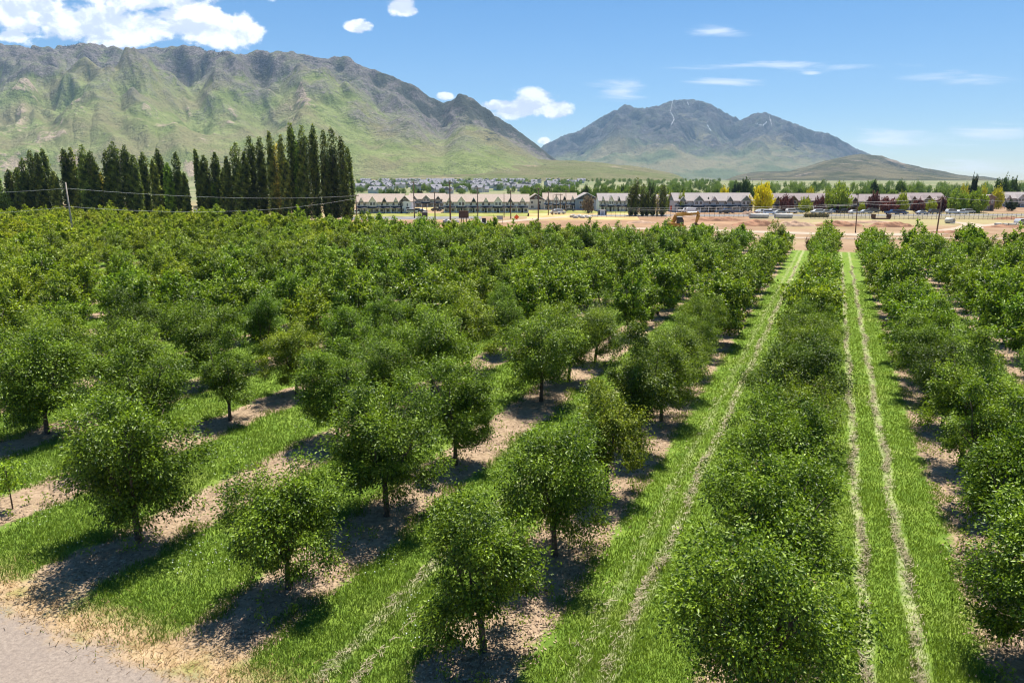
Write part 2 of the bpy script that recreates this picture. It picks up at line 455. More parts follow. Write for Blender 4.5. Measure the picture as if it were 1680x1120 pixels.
def build_weeds():
    x, y, n, s = scatter(9000, 9, 40, .85)
    ok = (s > 1.0 * H) & (row_dist(n) < 1.15) & (RNG.random(len(s)) < .10)
    X = np.concatenate([np.repeat(x[ok], 26), np.repeat(x[ok], 8)]); Y = np.concatenate([np.repeat(y[ok], 26), np.repeat(y[ok], 8)])
    k = len(X); hh = RNG.uniform(.05, .38, k)
    P = np.stack([X + RNG.normal(0, .10, k), Y + RNG.normal(0, .10, k), hh], -1); O = RNG.normal(0, .6, (k, 3))
    ln = RNG.uniform(.06, .12, k); V, F = leaf_arrays(P, O, ln, ln * .5, RNG)
    o = link('weeds', np_mesh('weeds', V, F, M['weed_leaf'], attrs={'lv': np.repeat(RNG.random(k), 4)}))
    tag(o, 'small yellow-green shoots sprouting in the bare soil strips', 'weeds', kind='stuff')
M['weed_leaf'] = leaf_mat('weed_leaf', (.10, .16, .02), (.34, .38, .05), .35, .6, .2, tint=False)
build_grass(); build_straw()

# ------------------------------------------------------------------ leaves and trees
def leaf_arrays(P, out, ln, wd, rng, droop=.45, upn=.7):
    """one folded pointed blade (two triangles) per point"""
    k = len(P)
    d = out * .7 + rng.normal(0, .65, (k, 3)); d[:, 2] -= droop
    d /= np.linalg.norm(d, axis=1, keepdims=True) + 1e-9
    nrm = rng.normal(0, .55, (k, 3)) + out * .35; nrm[:, 2] += upn
    nrm -= d * (nrm * d).sum(1, keepdims=True)
    nrm /= np.linalg.norm(nrm, axis=1, keepdims=True) + 1e-9
    sd = np.cross(d, nrm)
    ln = ln[:, None]; wd = wd[:, None]
    V = np.empty((k, 4, 3), np.float32)
    V[:, 0] = P; V[:, 2] = P + d * ln - nrm * ln * .08
    mid = P + d * ln * .45 + nrm * wd * .22
    V[:, 1] = mid + sd * wd * .5; V[:, 3] = mid - sd * wd * .5
    b = (np.arange(k) * 4)[:, None]
    F = np.concatenate([b + np.array([[0, 1, 2]]), b + np.array([[0, 2, 3]])], 1).reshape(-1, 3)
    return V.reshape(-1, 3), F

def crown_points(rng, R, z0, z1, nclump, per, shoots=True, lumps=.3, lobes=0):
    """points of a clumpy rounded crown, their outward direction and a painted sunlit tone, highest on clump tops and shoot tips"""
    ph = rng.uniform(0, 2 * PI, 4)
    def prof(q, a):
        r = np.sin(PI * np.clip(q, .0, 1) ** .78) ** .55
        return R * r * (1 + lumps * (np.sin(2 * a + ph[0]) * .5 + np.sin(3 * a + ph[1] + q * 3) * .4 + np.sin(5 * a + ph[2] - q * 4) * .35))
    q = rng.beta(1.35, 1.35, nclump); a = rng.uniform(0, 2 * PI, nclump)
    rho = np.sqrt(rng.uniform(.14, 1, nclump)) * .95
    r = prof(np.clip(q, .04, .97), a) * rho
    C = np.stack([np.cos(a) * r, np.sin(a) * r, z0 + (z1 - z0) * (.04 + .9 * q)], -1)
    if lobes:
        hz = z1 - z0; g = np.random.default_rng(int(R * 1000) + int(z1 * 977) + lobes)
        la = g.uniform(0, 6.28) + np.arange(lobes) * 2 * PI / lobes + g.normal(0, .25, lobes)
        lr = R * g.uniform(.40, .60, lobes); lq = np.where(np.arange(lobes) % 2 == 0, g.uniform(.16, .34, lobes), g.uniform(.44, .66, lobes)); rad = R * g.uniform(.38, .54, lobes)
        L = np.stack([np.cos(la) * lr, np.sin(la) * lr, z0 + hz * lq], -1)
        L = np.concatenate([L, [[g.normal(0, .16) * R, g.normal(0, .16) * R, z0 + hz * g.uniform(.72, .8)], [g.normal(0, .1) * R, g.normal(0, .1) * R, z0 + hz * .42]]])
        rad = np.concatenate([rad, [R * g.uniform(.42, .54), R * .62]])
        w = rad ** 2; pick = rng.choice(len(L), nclump, p=w / w.sum())
        dv = rng.normal(0, 1, (nclump, 3)); dv /= np.linalg.norm(dv, axis=1, keepdims=True)
        C = L[pick] + dv * (rad[pick] * rng.uniform(.15, 1, nclump) ** .45)[:, None] * np.array([1, 1, 1.15])
        C[:, 2] = np.clip(C[:, 2], z0 + .05, z1 - .05)
    cen = np.array([0, 0, z0 + (z1 - z0) * .42])
    pts, outs, lit_young = [], [], []
    for c in C:
        k = int(per * rng.uniform(.4, 1.6))
        sg = rng.uniform(.14, .28) * R / 1.9
        p = rng.normal(0, 1, (k, 3)) * np.array([sg, sg, sg * .85]) + c
        o = (c - cen); o = o / (np.linalg.norm(o) + 1e-6)
        pts.append(p); outs.append(np.repeat(o[None], k, 0) * .6 + (p - c) / (sg * 2)); lit_young.append(np.clip(.5 + .35 * (p[:, 2] - c[2]) / sg, 0, 1) * rng.uniform(.5, 1.15))  # upper leaves of each clump are coloured lighter, as if sunlit
    if shoots:
        idx = rng.choice(nclump, min(nclump, 60), replace=False)
        for i in idx:
            c = C[i]; o = (c - cen); o /= np.linalg.norm(o) + 1e-6
            dr = o * .75 + np.array([0, 0, .55]) + rng.normal(0, .25, 3); dr /= np.linalg.norm(dr)
            L = rng.uniform(.35, .95) * R / 1.9; k = int(rng.uniform(12, 26))
            tt = rng.uniform(.15, 1, k)
            p = c + dr * (tt * L)[:, None] + rng.normal(0, .045, (k, 3)) * R / 1.9
            pts.append(p); outs.append(np.repeat(dr[None], k, 0) * .6 + rng.normal(0, .5, (k, 3))); lit_young.append(.55 + .45 * tt)  # new growth lightens toward the tip, standing in for sunlit tops
    return np.concatenate(pts), np.concatenate(outs), np.concatenate(lit_young), C

def orchard_variant(seed, R, z0, z1, nclump, per, leaf, limbs=5):
    rng = np.random.default_rng(seed)
    P, O, Lit, C = crown_points(rng, R, z0, z1, nclump, per, True, .38, 6 + seed % 3)
    ok = P[:, 2] > z0 - .18; P, O, Lit = P[ok], O[ok], Lit[ok]
    k = len(P)
    ln = leaf * rng.uniform(.7, 1.3, k)
    V, F = leaf_arrays(P, O, ln, ln * rng.uniform(.42, .56, k), rng)
    lv = np.clip(rng.normal(.34, .22, k) + .5 * (Lit - .5), 0, 1)  # sunlit lightening goes into the leaf colour here
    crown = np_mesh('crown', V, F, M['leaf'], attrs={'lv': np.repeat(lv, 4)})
    mb = MB()
    lx, ly = rng.normal(0, .05, 2)
    fork = Vector((lx, ly, rng.uniform(.95, 1.2) * z0 / .95))
    mb.tube([(0, 0, -.1), (0, 0, .05), (lx * .4, ly * .4, fork.z * .5), fork], [.14, .10, .082, .078], 8)
    a0 = rng.uniform(0, 6.28)
    for i in range(limbs):
        a = a0 + i * 2 * PI / limbs + rng.normal(0, .25)
        rr = R * rng.uniform(.4, .62); zt = z0 + (z1 - z0) * rng.uniform(.5, .82)
        e = Vector((math.cos(a) * rr, math.sin(a) * rr, zt))
        m1 = fork + (e - fork) * .35 + Vector((math.cos(a) * .12, math.sin(a) * .12, -.05))
        m2 = fork + (e - fork) * .7 + Vector((rng.normal(0, .06), rng.normal(0, .06), .05))
        mb.tube([fork - Vector((0, 0, .06)), m1, m2, e], [.055, .042, .028, .010], 6)
        near = sorted(C, key=lambda c: (Vector(c) - m2).length)[:5]
        for c in near:
            st = m1.lerp(m2, rng.uniform(.2, 1)); c = Vector(c)
            mb.tube([st, st.lerp(c, .5) + Vector((0, 0, .06)), c], [.024, .016, .006], 5, caps=False)
    return crown, mb.mesh('trunk', M['bark'], True)

build_weeds()
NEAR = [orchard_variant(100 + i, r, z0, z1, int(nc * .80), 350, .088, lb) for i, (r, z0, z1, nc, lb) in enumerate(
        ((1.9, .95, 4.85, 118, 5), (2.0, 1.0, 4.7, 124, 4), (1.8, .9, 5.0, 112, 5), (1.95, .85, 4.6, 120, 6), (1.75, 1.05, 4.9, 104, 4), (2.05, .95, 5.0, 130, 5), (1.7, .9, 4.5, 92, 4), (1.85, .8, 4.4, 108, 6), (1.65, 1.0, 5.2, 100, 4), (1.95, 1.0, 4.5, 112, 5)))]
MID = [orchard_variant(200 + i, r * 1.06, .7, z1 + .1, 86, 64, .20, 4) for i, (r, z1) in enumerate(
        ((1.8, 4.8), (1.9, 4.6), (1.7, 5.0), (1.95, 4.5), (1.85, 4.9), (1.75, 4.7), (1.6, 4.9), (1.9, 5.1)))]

def sapling_mesh():
    rng = np.random.default_rng(5)
    P = np.stack([rng.normal(0, .2, 420), rng.normal(0, .2, 420), rng.uniform(.75, 1.75, 420)], -1)
    O = rng.normal(0, .6, (420, 3)); ln = rng.uniform(.09, .15, 420)
    V, F = leaf_arrays(P, O, ln, ln * .5, rng)
    c = np_mesh('crown', V, F, M['leaf'], attrs={'lv': np.repeat(rng.random(420), 4)})
    mb = MB().tube([(0, 0, -.05), (.01, 0, .8), (0, .02, 1.6)], [.03, .022, .008], 6)
    for a in range(5): mb.tube([(0, 0, .7 + a * .12), (.2 * math.cos(a * 2.4), .2 * math.sin(a * 2.4), 1.0 + a * .13)], [.012, .004], 5)
    return c, mb.mesh('trunk', M['bark'], True)
SAP = sapling_mesh()

ORD = ['first','second','third','fourth','fifth','sixth','seventh','eighth','ninth','tenth','eleventh','twelfth','thirteenth','fourteenth','fifteenth','sixteenth','seventeenth','eighteenth','nineteenth','twentieth',
       'twenty-first','twenty-second','twenty-third','twenty-fourth','twenty-fifth','twenty-sixth','twenty-seventh','twenty-eighth','twenty-ninth','thirtieth','thirty-first','thirty-second','thirty-third','thirty-fourth','thirty-fifth','thirty-sixth','thirty-seventh','thirty-eighth','thirty-ninth','fortieth','forty-first','forty-second','forty-third','forty-fourth','forty-fifth']

# (row, position) -> (near variant, scale, turn) for the trees one can tell apart at the front
FRONT = {(-1, 0): (6, .98, .4), (-1, 1): (9, 1.0, 2.2), (-2, 0): (7, .94, 1.0), (-2, 1): (1, 1.06, .2), (-2, 2): (4, .95, 3.3),
         (-3, 0): (3, 1.12, 2.9), (-4, 1): (3, 1.04, .9), (-4, 2): (8, .82, 1.9), (0, 0): (9, 1.04, .3), (0, 1): (3, .98, 1.2), (0, 2): (1, 1.02, 2.1),
         (-5, 1): (1, 1.08, 2.2), (1, 0): (7, 1.02, 1.5), (1, 1): (1, 1.02, .2)}

def in_view(x, y, z=2.5):
    f = y * CP + (H - z) * SP
    if f < 1: return False
    u = 840 + FPX * x / f; v = 560 + FPX * ((H - z) * CP - y * SP) / f
    m = 2.6 * FPX / f
    return -m < u < 1680 + m and v - m < 1120

def build_orchard():
    rng = random.Random(3)
    slots = []
    for r in range(-30, 9):
        for k in range(0, 25):
            jn, js = rng.gauss(0, .13), rng.gauss(0, .22)
            if (r, k) in FRONT: jn = js = 0
            s = S_FIRST + (k * .425 if k < 3 else .85 + (k - 2) * .385) * H + js
            if s > 10.62 * H: continue
            x, y = row_pos(ROW0 + r * ROW + jn, s)
            hole = (rng.random() < (.012 if r > -9 else .03) and (r, k) not in FRONT) or (r, k) in ((-3, 1), (-2, 3))
            if hole or not in_view(x, y): continue
            slots.append((math.hypot(x, y), r, k, x, y))
    slots.sort()
    individuals, rest = slots[:300], slots[300:]
    rng = random.Random(9)
    def tint(r, k, x):
        west = min(1, max(0, (-x - 12) / 75))
        g = rng.gauss(1, .10); warm = .10 * west + rng.gauss(0, .07)
        c = [g * (1 + warm * .9 + .24 * west), g * (1 + .10 * west), g * (1 + warm * .4 + .2 * west)]
        word = 'green'
        z = rng.random()
        if z < .003 * (1 + 7 * west): c, word = [1.9, 1.5, .8], 'yellowing'
        elif z < .09: c, word = [q * .62 for q in c], 'dark-green'
        elif z > .92 - .1 * west: c, word = [c[0] * 1.2, c[1] * 1.1, c[2]], 'yellow-green'
        return c, word
    for dist, r, k, x, y in individuals:
        c, word = tint(r, k, x)
        gl = min(1, max(0, (dist - 25) / 40)); c = [c[0] * (1 + .20 * gl), c[1] * (1 + .14 * gl), c[2]]
        if (r, k) in ((-4, 0), (-5, 0)):
            cm, tm = SAP; sc, turn, size = rng.uniform(.95, 1.1), rng.uniform(0, 6), 'thin'
            c, word = [1.2, 1.2, 1], 'green'
        elif (r, k) in FRONT:
            vi, sc, turn = FRONT[(r, k)]; cm, tm = NEAR[vi]; c, word = [rng.uniform(.9, 1.1)] * 3, 'green'
            size = 'small' if sc < .9 else 'broad' if sc > 1.02 else 'round'
        else:
            cm, tm = rng.choice(NEAR if dist < 46 else MID)
            sc, turn = min(1.16, max(.7, rng.gauss(.99, .085))), rng.uniform(0, 6.28)
            if r in (-1, 1): sc = max(sc, .88)
            if r == 0: sc *= rng.uniform(.92, 1.04)
            size = 'small' if sc < .94 else 'tall' if sc > 1.12 else 'broad' if sc > 1.05 else 'round'
        ff = min(1, max(0, (y - 40) / 70)); sc *= 1 - .13 * ff
        sx = sc * rng.uniform(.95, 1.06) * (1 + .07 * ff) * (1.07 if r < -1 and dist > 30 else 1) * (1.0 if (r, k) in FRONT else .95)
        t = empty('orchard_tree', (x, y, 0), turn, (sx, sx * rng.uniform(.95, 1.05), sc))
        if r <= 0: side = f'{ORD[-r]} row poplar-side of the straw lane'
        else: side = f'{ORD[r - 1]} row beyond the straw lane from poplars'
        tag(t, f'{size} {word} orchard tree, {ORD[k]} from gravel track, {side}', 'tree', 'orchard trees planted in rows')
        link('trunk', tm, t)
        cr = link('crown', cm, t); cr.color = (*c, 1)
    # the many far trees beyond the first three hundred, as one wood
    arch = []
    for i in range(6):
        g = np.random.default_rng(300 + i)
        P, O, Lit, C = crown_points(g, 1.95, .8, 4.85, 46, 34, True, .3, 6)
        kk = len(P); ln = .36 * g.uniform(.7, 1.3, kk)
        V, F = leaf_arrays(P, O, ln, ln * .5, g)
        arch.append((V, F, np.repeat(np.clip(g.normal(.4, .2, kk) + .28 * (Lit - .5), 0, 1), 4)))
    tk = MB().tube([(0, 0, -.1), (0, 0, .6), (0, 0, 1.8)], [.13, .1, .07], 5)
    tv = np.array(tk.v, np.float32); tf = np.array([f for f in tk.f if len(f) == 4])
    Vs, Fs, Ls, Cs, b = [], [], [], [], 0; TVs, TFs, tb = [], [], 0
    for dist, r, k, x, y in rest:
        V, F, L = arch[rng.randrange(6)]
        c, word = tint(r, k, x); ff = min(1, max(0, (y - 40) / 70)); sc = rng.gauss(1.0, .11) * (1 - .13 * ff); a = rng.uniform(0, 6.28)
        ca, sa = math.cos(a) * sc, math.sin(a) * sc
        W = np.stack([V[:, 0] * ca - V[:, 1] * sa + x, V[:, 0] * sa + V[:, 1] * ca + y, V[:, 2] * sc * .98], -1)
        Vs.append(W); Fs.append(F + b); b += len(V); Ls.append(L); Cs.append(np.repeat(np.array([c], np.float32), len(V), 0))
        TVs.append(tv * sc + np.array([x, y, 0], np.float32)); TFs.append(tf + tb); tb += len(tv)
    Cs = np.concatenate(Cs)
    V = np.concatenate(Vs + TVs); nV = b
    me = np_mesh('far_orchard', V[:nV], np.concatenate(Fs), M['leaf_far'], attrs={'lv': np.concatenate(Ls), 'tr': Cs[:, 0], 'tg': Cs[:, 1], 'tb': Cs[:, 2]})
    o = link('far_orchard_trees', me)
    tag(o, 'far mass of orchard trees merging into one leafy canopy', 'orchard', kind='stuff')
    o2 = link('far_orchard_trunks', np_mesh('far_orchard_trunks', np.concatenate(TVs), np.concatenate(TFs), M['bark']), o)
    tag(o2, kind='stuff')

# the far canopy's tint comes from three attributes
def _far_leaf():
    m = M['leaf_far']; N = NT(m.node_tree)
    N2 = m.node_tree.nodes
    mixc = [n for n in N2 if n.type == 'MIX'][0]
    comb = N.n('ShaderNodeCombineColor', ins={0: N.attr('tr'), 1: N.attr('tg'), 2: N.attr('tb')})
    # colour components above one are kept by scaling through a vector product
    v = N.n('ShaderNodeCombineXYZ', ins={0: N.attr('tr'), 1: N.attr('tg'), 2: N.attr('tb')})
    N2.remove(comb)
    targets = [l.to_socket for l in mixc.outputs[2].links]
    pr = N.vmath('MULTIPLY', mixc.outputs[2], v.outputs[0])
    for t in targets: m.node_tree.links.new(pr, t)
_far_leaf()
build_orchard()
#--END-PART-2--

# ------------------------------------------------------------------ poplars and town trees
def poplar_variant(seed, n=5200, sparse=False):
    """a tall narrow column of upright foliage, height 1, spread 1 (scaled per tree)"""
    rng = np.random.default_rng(seed)
    stems = [(rng.normal(0, .34), rng.normal(0, .34), rng.uniform(.55, .93)) for _ in range(6)] + [(0, 0, 1.0), (rng.normal(0, .2), rng.normal(0, .2), .95)]
    P, O = [], []
    for sx, sy, top in stems:
        k = int(n / len(stems))
        q = rng.random(k) * top
        prof = np.clip(q / .08, .4, 1) * np.clip((top - q) / (.13 * top), .0, 1) ** .4
        lump = 1 + .20 * np.sin(q * 31 + sx * 9) + .14 * np.sin(q * 57 + sy * 20)
        a = rng.uniform(0, 2 * PI, k); r = .56 * prof * lump * np.sqrt(rng.random(k))
        lean = q[:, None] * 0
        P.append(np.stack([sx * np.clip(q * 3, .3, 1) * (1 - .45 * q) + np.cos(a) * r, sy * (1 - .45 * q) + np.sin(a) * r, .02 + q], -1))
        O.append(np.stack([np.cos(a) * .7, np.sin(a) * .7, np.full(k, .4)], -1))
    P, O = np.concatenate(P), np.concatenate(O)
    if sparse:
        keep = rng.random(len(P)) < .42; P, O = P[keep], O[keep]
    return P, O, rng

def poplar_mesh(seed, height, half, leaf=.42, sparse=False, n=5200):
    P, O, rng = poplar_variant(seed, n, sparse)
    P = P * np.array([half * 1.12, half * 1.12, height])
    k = len(P); ln = leaf * rng.uniform(.7, 1.35, k)
    V, F = leaf_arrays(P, O, ln, ln * .62, rng, droop=0, upn=.5)
    # small clumps painted lighter and darker, like sunlit dabs among shade
    lv = np.clip(.34 + .42 * np.sin(P[:, 2] * 1.9 + seed) * np.sin(np.arctan2(P[:, 1], P[:, 0]) * 3 + P[:, 2]) + rng.normal(0, .16, k), 0, 1)
    cr = np_mesh('crown', V, F, M['poplar'], attrs={'lv': np.repeat(lv, 4)})
    mb = MB().tube([(0, 0, -.2), (0, 0, height * .3), (0, 0, height * .82)], [.34, .24, .05], 7)
    for _ in range(26 if sparse else 12):
        a = rng.uniform(0, 6.28); z = rng.uniform(.05, .7) * height; L = half * rng.uniform(.5, .9)
        mb.tube([(0, 0, z), (math.cos(a) * L * .8, math.sin(a) * L * .8, z + L * 1.3), (math.cos(a) * L, math.sin(a) * L, z + L * 2.6 + 1)], [.08, .05, .015], 5)
    return cr, mb.mesh('trunk', M['pale_bark'], True)

# bearing (photo column of the tree), top, half-width in metres, look
POPLARS = [(4, 288, 1.5, 's'), (25, 281, 1.6, ''), (40, 278, 1.4, ''), (52, 262, 1.7, ''), (65, 250, 1.7, ''), (75, 253, 1.3, ''), (85, 247, 1.5, ''), (98, 284, 1.2, 'p'), (119, 247, 1.5, ''), (131, 246, 1.4, 'p'), (149, 241, 2.0, ''), (162, 251, 1.7, ''),
           (173, 284, 1.0, 'b'), (187, 249, 1.7, ''), (200, 236, 2.0, ''), (218, 241, 1.5, ''), (230, 257, 1.6, ''), (246, 253, 1.8, ''), (261, 263, 1.4, 'p'), (270, 248, 1.6, ''), (283, 270, 1.2, 's'), (298, 252, 1.6, ''), (309, 286, 1.0, ''),
           (331, 248, 1.0, ''), (343, 257, 1.5, ''), (352, 300, 1.2, 's'), (362, 253, 1.5, ''), (373, 278, 1.0, 'p'), (380, 260, 1.0, ''), (397, 237, 2.0, ''), (409, 252, 1.2, ''), (419, 226, 2.0, ''), (436, 228, 1.8, ''), (452, 219, 1.5, 'p'), (461, 238, 1.7, 'b'), (470, 225, 1.4, 'p'),
           (486, 205, 1.6, ''), (494, 235, 1.0, 's'), (505, 209, 1.8, ''), (522, 208, 1.6, ''), (538, 218, 1.5, ''), (551, 212, 2.1, ''), (566, 227, 1.5, ''), (575, 244, 1.3, '')]
def build_poplars():
    rg = random.Random(12)
    for i, (u, v, hw, look) in enumerate(POPLARS):
        Y = 197 + rg.uniform(-3, 4)
        t = ray(u, 355)[0]; h = z_at(u, v, Y)
        words = {'': 'dark green', 'p': 'paler olive', 's': 'short leafy', 'b': 'half bare brown'}[look]
        e = empty('poplar_tree', (t * Y, Y, 0), rg.uniform(0, 6))
        tag(e, f'{words} columnar poplar, {ORD[i]} of the tall windbreak counted toward the townhouses', 'tree', 'poplars in the windbreak')
        cr, tr = poplar_mesh(400 + i, h, hw * 1.0, .46, look == 'b', 9000)
        link('trunk', tr, e); c = link('crown', cr, e)
        c.color = {'': (1, 1, 1, 1), 'p': (1.7, 1.5, 1.5, 1), 's': (1.7, 2.0, 1.2, 1), 'b': (4.2, 2.7, 2.6, 1)}[look]
        if look == '': g = rg.uniform(.8, 1.45); c.color = (g, g, g, 1)
    for u, v, hw, lab in ((1035, 305, 1.3, 'dark poplar leaning on the tallest of the street poplars'), (1043, 292, 1.5, 'tallest dark poplar of the small street cluster'), (1054, 303, 1.2, 'dark slim poplar second in the small street cluster'), (1061, 314, 1.0, 'short dark poplar in the middle of the street cluster'),
                          (1071, 318, 1.0, 'small pointed poplar beside the pale trunk in street cluster'), (1086, 302, 1.7, 'thick dark poplar ending the street cluster near the excavator')):
        Y = 222; t = ray(u, 350)[0]
        e = empty('poplar_tree', (t * Y, Y, 0)); tag(e, lab, 'tree', 'poplars by the street')
        cr, tr = poplar_mesh(500 + u, z_at(u, v, Y), hw, .38, False, 2600); link('trunk', tr, e); link('crown', cr, e)
    Y = 221; e = empty('poplar_tree', (ray(1078, 350)[0] * Y, Y, 0)); tag(e, 'bare pale poplar trunk between the street poplars', 'tree')
    cr, tr = poplar_mesh(571, z_at(1078, 318, Y), .9, .3, True, 700); link('trunk', tr, e); c = link('crown', cr, e); c.color = (4, 2.6, 2.4, 1)
build_poplars()

def round_tree_variant(seed, kind='round'):
    """crown of radius 1 and height 1 (z from .12 to 1) with trunk; scaled per tree"""
    rng = np.random.default_rng(seed)
    P, O, Lit, C = crown_points(rng, 1.0, .16, 1.0, 46, 42, True, .22)
    if kind == 'cone':
        q = rng.random(1900) ** 1.5; a = rng.uniform(0, 6.28, 1900); r = (1 - q) * (.72 + .3 * np.sin(q * 40 + 3 * a)) * np.sqrt(rng.uniform(.3, 1, 1900))
        P = np.stack([np.cos(a) * r, np.sin(a) * r, .05 + q * .95], -1); O = np.stack([np.cos(a), np.sin(a), a * 0 + .1], -1)
    k = len(P); ln = .15 * rng.uniform(.7, 1.3, k)
    V, F = leaf_arrays(P, O, ln, ln * .6, rng)
    lv = np.clip(rng.normal(.5, .25, k), 0, 1)
    cr = np_mesh('crown', V, F, M['town_leaf'], attrs={'lv': np.repeat(lv, 4)})
    mb = MB().tube([(0, 0, -.02), (0, 0, .25), (0, 0, .7)], [.07, .05, .015], 6)
    for i in range(6):
        a = i * 1.05; mb.tube([(0, 0, .2 + i * .03), (math.cos(a) * .3, math.sin(a) * .3, .45), (math.cos(a) * .6, math.sin(a) * .6, .6 + .03 * i)], [.035, .02, .006], 5)
    return cr, mb.mesh('trunk', M['bark'], True), (V, F, np.repeat(lv, 4))
ROUND = [round_tree_variant(600 + i) for i in range(5)]
CONE = [round_tree_variant(620, 'cone')]

def town_tree(u, vtop, vbase, hw, col, label, kind='round', name='street_tree', Y=None, cat='tree', i=[0]):
    if Y is None: x, Y = gp(u, vbase)
    x = ray(u, vbase)[0] * Y
    h = max(z_at(u, vtop, Y) - float(rise(np.array(Y))), 1.0); r = hw / FPX * Y
    i[0] += 1
    cr, tr, _ = (CONE if kind == 'cone' else ROUND)[i[0] % (1 if kind == 'cone' else 5)]
    e = empty(name, (x, Y, float(rise(np.array(Y)))), i[0] * 1.7, (r, r, h)); tag(e, label, cat)
    link('trunk', tr, e); c = link('crown', cr, e); c.color = (*col, 1)
    return e
YEL = (1.0, .86, .02); LIME = (.50, .56, .05); PUR = (.20, .075, .075); GRN = (.11, .18, .04); DKG = (.04, .07, .025); YG = (.72, .68, .05); PALE = (.34, .27, .20)
for a in ((1249, 309, 348.4, 15, YEL, 'bright yellow tree beside the brown townhouses', 'round', 'yellow_tree'),
          (1161, 325, 347.8, 8, DKG, 'dark conical evergreen in front of the grey townhouses', 'cone', 'conifer'),
          (1289, 325, 348.4, 10, PUR, 'purple-leaved tree between the yellow tree and brown gable', 'round', 'plum_tree'),
          (1344, 326, 348.4, 9, PUR, 'purple-leaved tree next to the lime shrub tree', 'round', 'plum_tree'),
          (1373, 309, 348.4, 18, (.40, .50, .05), 'large bright green tree rising over the brown roofs', 'round', 'street_tree'),
          (1320, 328, 348.4, 9, LIME, 'small lime tree below the brown gable', 'round', 'street_tree'),
          (1375, 330, 348.4, 14, PUR, 'wide purple-leaved tree under the large bright green tree', 'round', 'plum_tree'),
          (1432, 321, 348.4, 9, PUR, 'tall purple-leaved tree by the second brown block', 'round', 'plum_tree'),
          (1456, 328, 348.4, 13, (.26, .085, .075), 'reddish purple wide tree in the long plum hedge', 'round', 'plum_tree'),
          (1413, 334, 348.4, 5, LIME, 'thin lime tree beside the leaning street pole', 'round', 'street_tree'),
          (1478, 321, 348.4, 9, LIME, 'lime tree beside the reddish plum trees', 'round', 'street_tree'),
          (1505, 329, 348.4, 9, PUR, 'purple-leaved tree before the last brown block', 'round', 'plum_tree'),
          (1527, 331, 348.4, 7, LIME, 'small lime tree between two plum trees', 'round', 'street_tree'),
          (1544, 327, 348.4, 8, PUR, 'purple-leaved tree beside the wide green tree', 'round', 'plum_tree'),
          (1569, 317, 349, 15, (.34, .46, .045), 'wide fresh green tree above the parked cars', 'round', 'street_tree'),
          (1598, 318, 349, 16, (.36, .47, .045), 'wide fresh green tree beside the dark tall shed', 'round', 'street_tree'),
          (1634, 313, 343, 9, YG, 'yellow-green tree behind the dark tall shed', 'round', 'yellow_tree'),
          (1658, 331, 346, 8, (.06, .085, .035), 'dull green bush near the grey houses', 'round', 'bush'),
          (1118, 320, 347.8, 6, LIME, 'lime tree behind the red van', 'round', 'street_tree'),
          (1097, 322, 346, 8, LIME, 'lime tree behind the thick street poplar', 'round', 'street_tree'),
          (1067, 308, 344, 7, (.10, .15, .04), 'light green tree behind the middle street poplars', 'round', 'street_tree'),
          (964, 325, 350, 8, PALE, 'pale leafless tree in front of the blue gable house', 'round', 'bare_tree'),
          (594, 347, 357, 4, GRN, 'small green shrub at the corner of white townhouse lawn', 'round', 'shrub')):
    town_tree(*a)
for u, vt, hw, Y, col, lab in ((1577, 308, 7, 330, YG, 'yellow tree behind the wide green tree above cars'), (1609, 308, 5, 330, YG, 'yellow-green small tree behind the wide green trees'), (1592, 296, 6, 340, DKG, 'dark narrow tree rising behind the yellow tree'),
                              (1639, 297, 11, 350, GRN, 'dark green broad tree behind the grey houses'), (1656, 299, 9, 352, (.10, .16, .04), 'lighter green tree beside the broad dark one'), (1219, 299, 11, 380, GRN, 'round dark tree above the grey townhouse roofs'), (1206, 303, 7, 378, DKG, 'dark evergreen next to the round dark tree', ),
                              (1430, 303, 7, 360, DKG, 'dark evergreen behind the second brown block'), (1473, 303, 8, 360, GRN, 'round green tree behind the brown roofs'), (1187, 311, 6, 330, YEL, 'small yellow tree peeking over the grey roofs'), (1327, 312, 7, 330, YG, 'orange-yellow tree peeking over the brown roofs'), (960, 309, 6, 300, DKG, 'dark tree behind the blue gable house'),
                              (690, 315, 6, 330, DKG, 'dark tree behind the sage house roof'), (645, 313, 10, 420, GRN, 'green tree behind the white townhouse roof'), (10, 322, 9, 192, (.10, .17, .03), 'light green low tree beside the shortest poplars')):
    town_tree(u, vt, 345, hw, col, lab, 'round', 'town_tree', Y)
# conical evergreens on the lawns
# belt of distant trees behind the town and among the far houses: one mass
def tree_belt(name, label, spec):
    rg = random.Random(31); Vs, Fs, Ls, b = [], [], [], 0
    for cnt, u0, u1, ya, yb, ha, hb in spec:
        for _ in range(cnt):
            Y = rg.uniform(ya, yb); t = ray(rg.uniform(u0, u1), 310)[0]; h = rg.uniform(ha, hb); r = h * rg.uniform(.32, .55)
            V, F, L = ROUND[rg.randrange(5)][2]
            if Y > 480:   # thin the smallest
                F = F[::3]
            a = rg.uniform(0, 6.28); x0 = t * Y; z0 = float(rise(np.array(Y)))
            W = np.stack([(V[:, 0] * math.cos(a) - V[:, 1] * math.sin(a)) * r + x0, (V[:, 0] * math.sin(a) + V[:, 1] * math.cos(a)) * r + Y, V[:, 2] * h + z0], -1)
            Vs.append(W); Fs.append(F + b); b += len(V); Ls.append(np.clip(L * .6 + rg.uniform(-.15, .5), 0, 1))
    o = link(name, np_mesh(name, np.concatenate(Vs), np.concatenate(Fs), M['belt_leaf'], attrs={'lv': np.concatenate(Ls)}))
    tag(o, label, 'trees', kind='stuff')
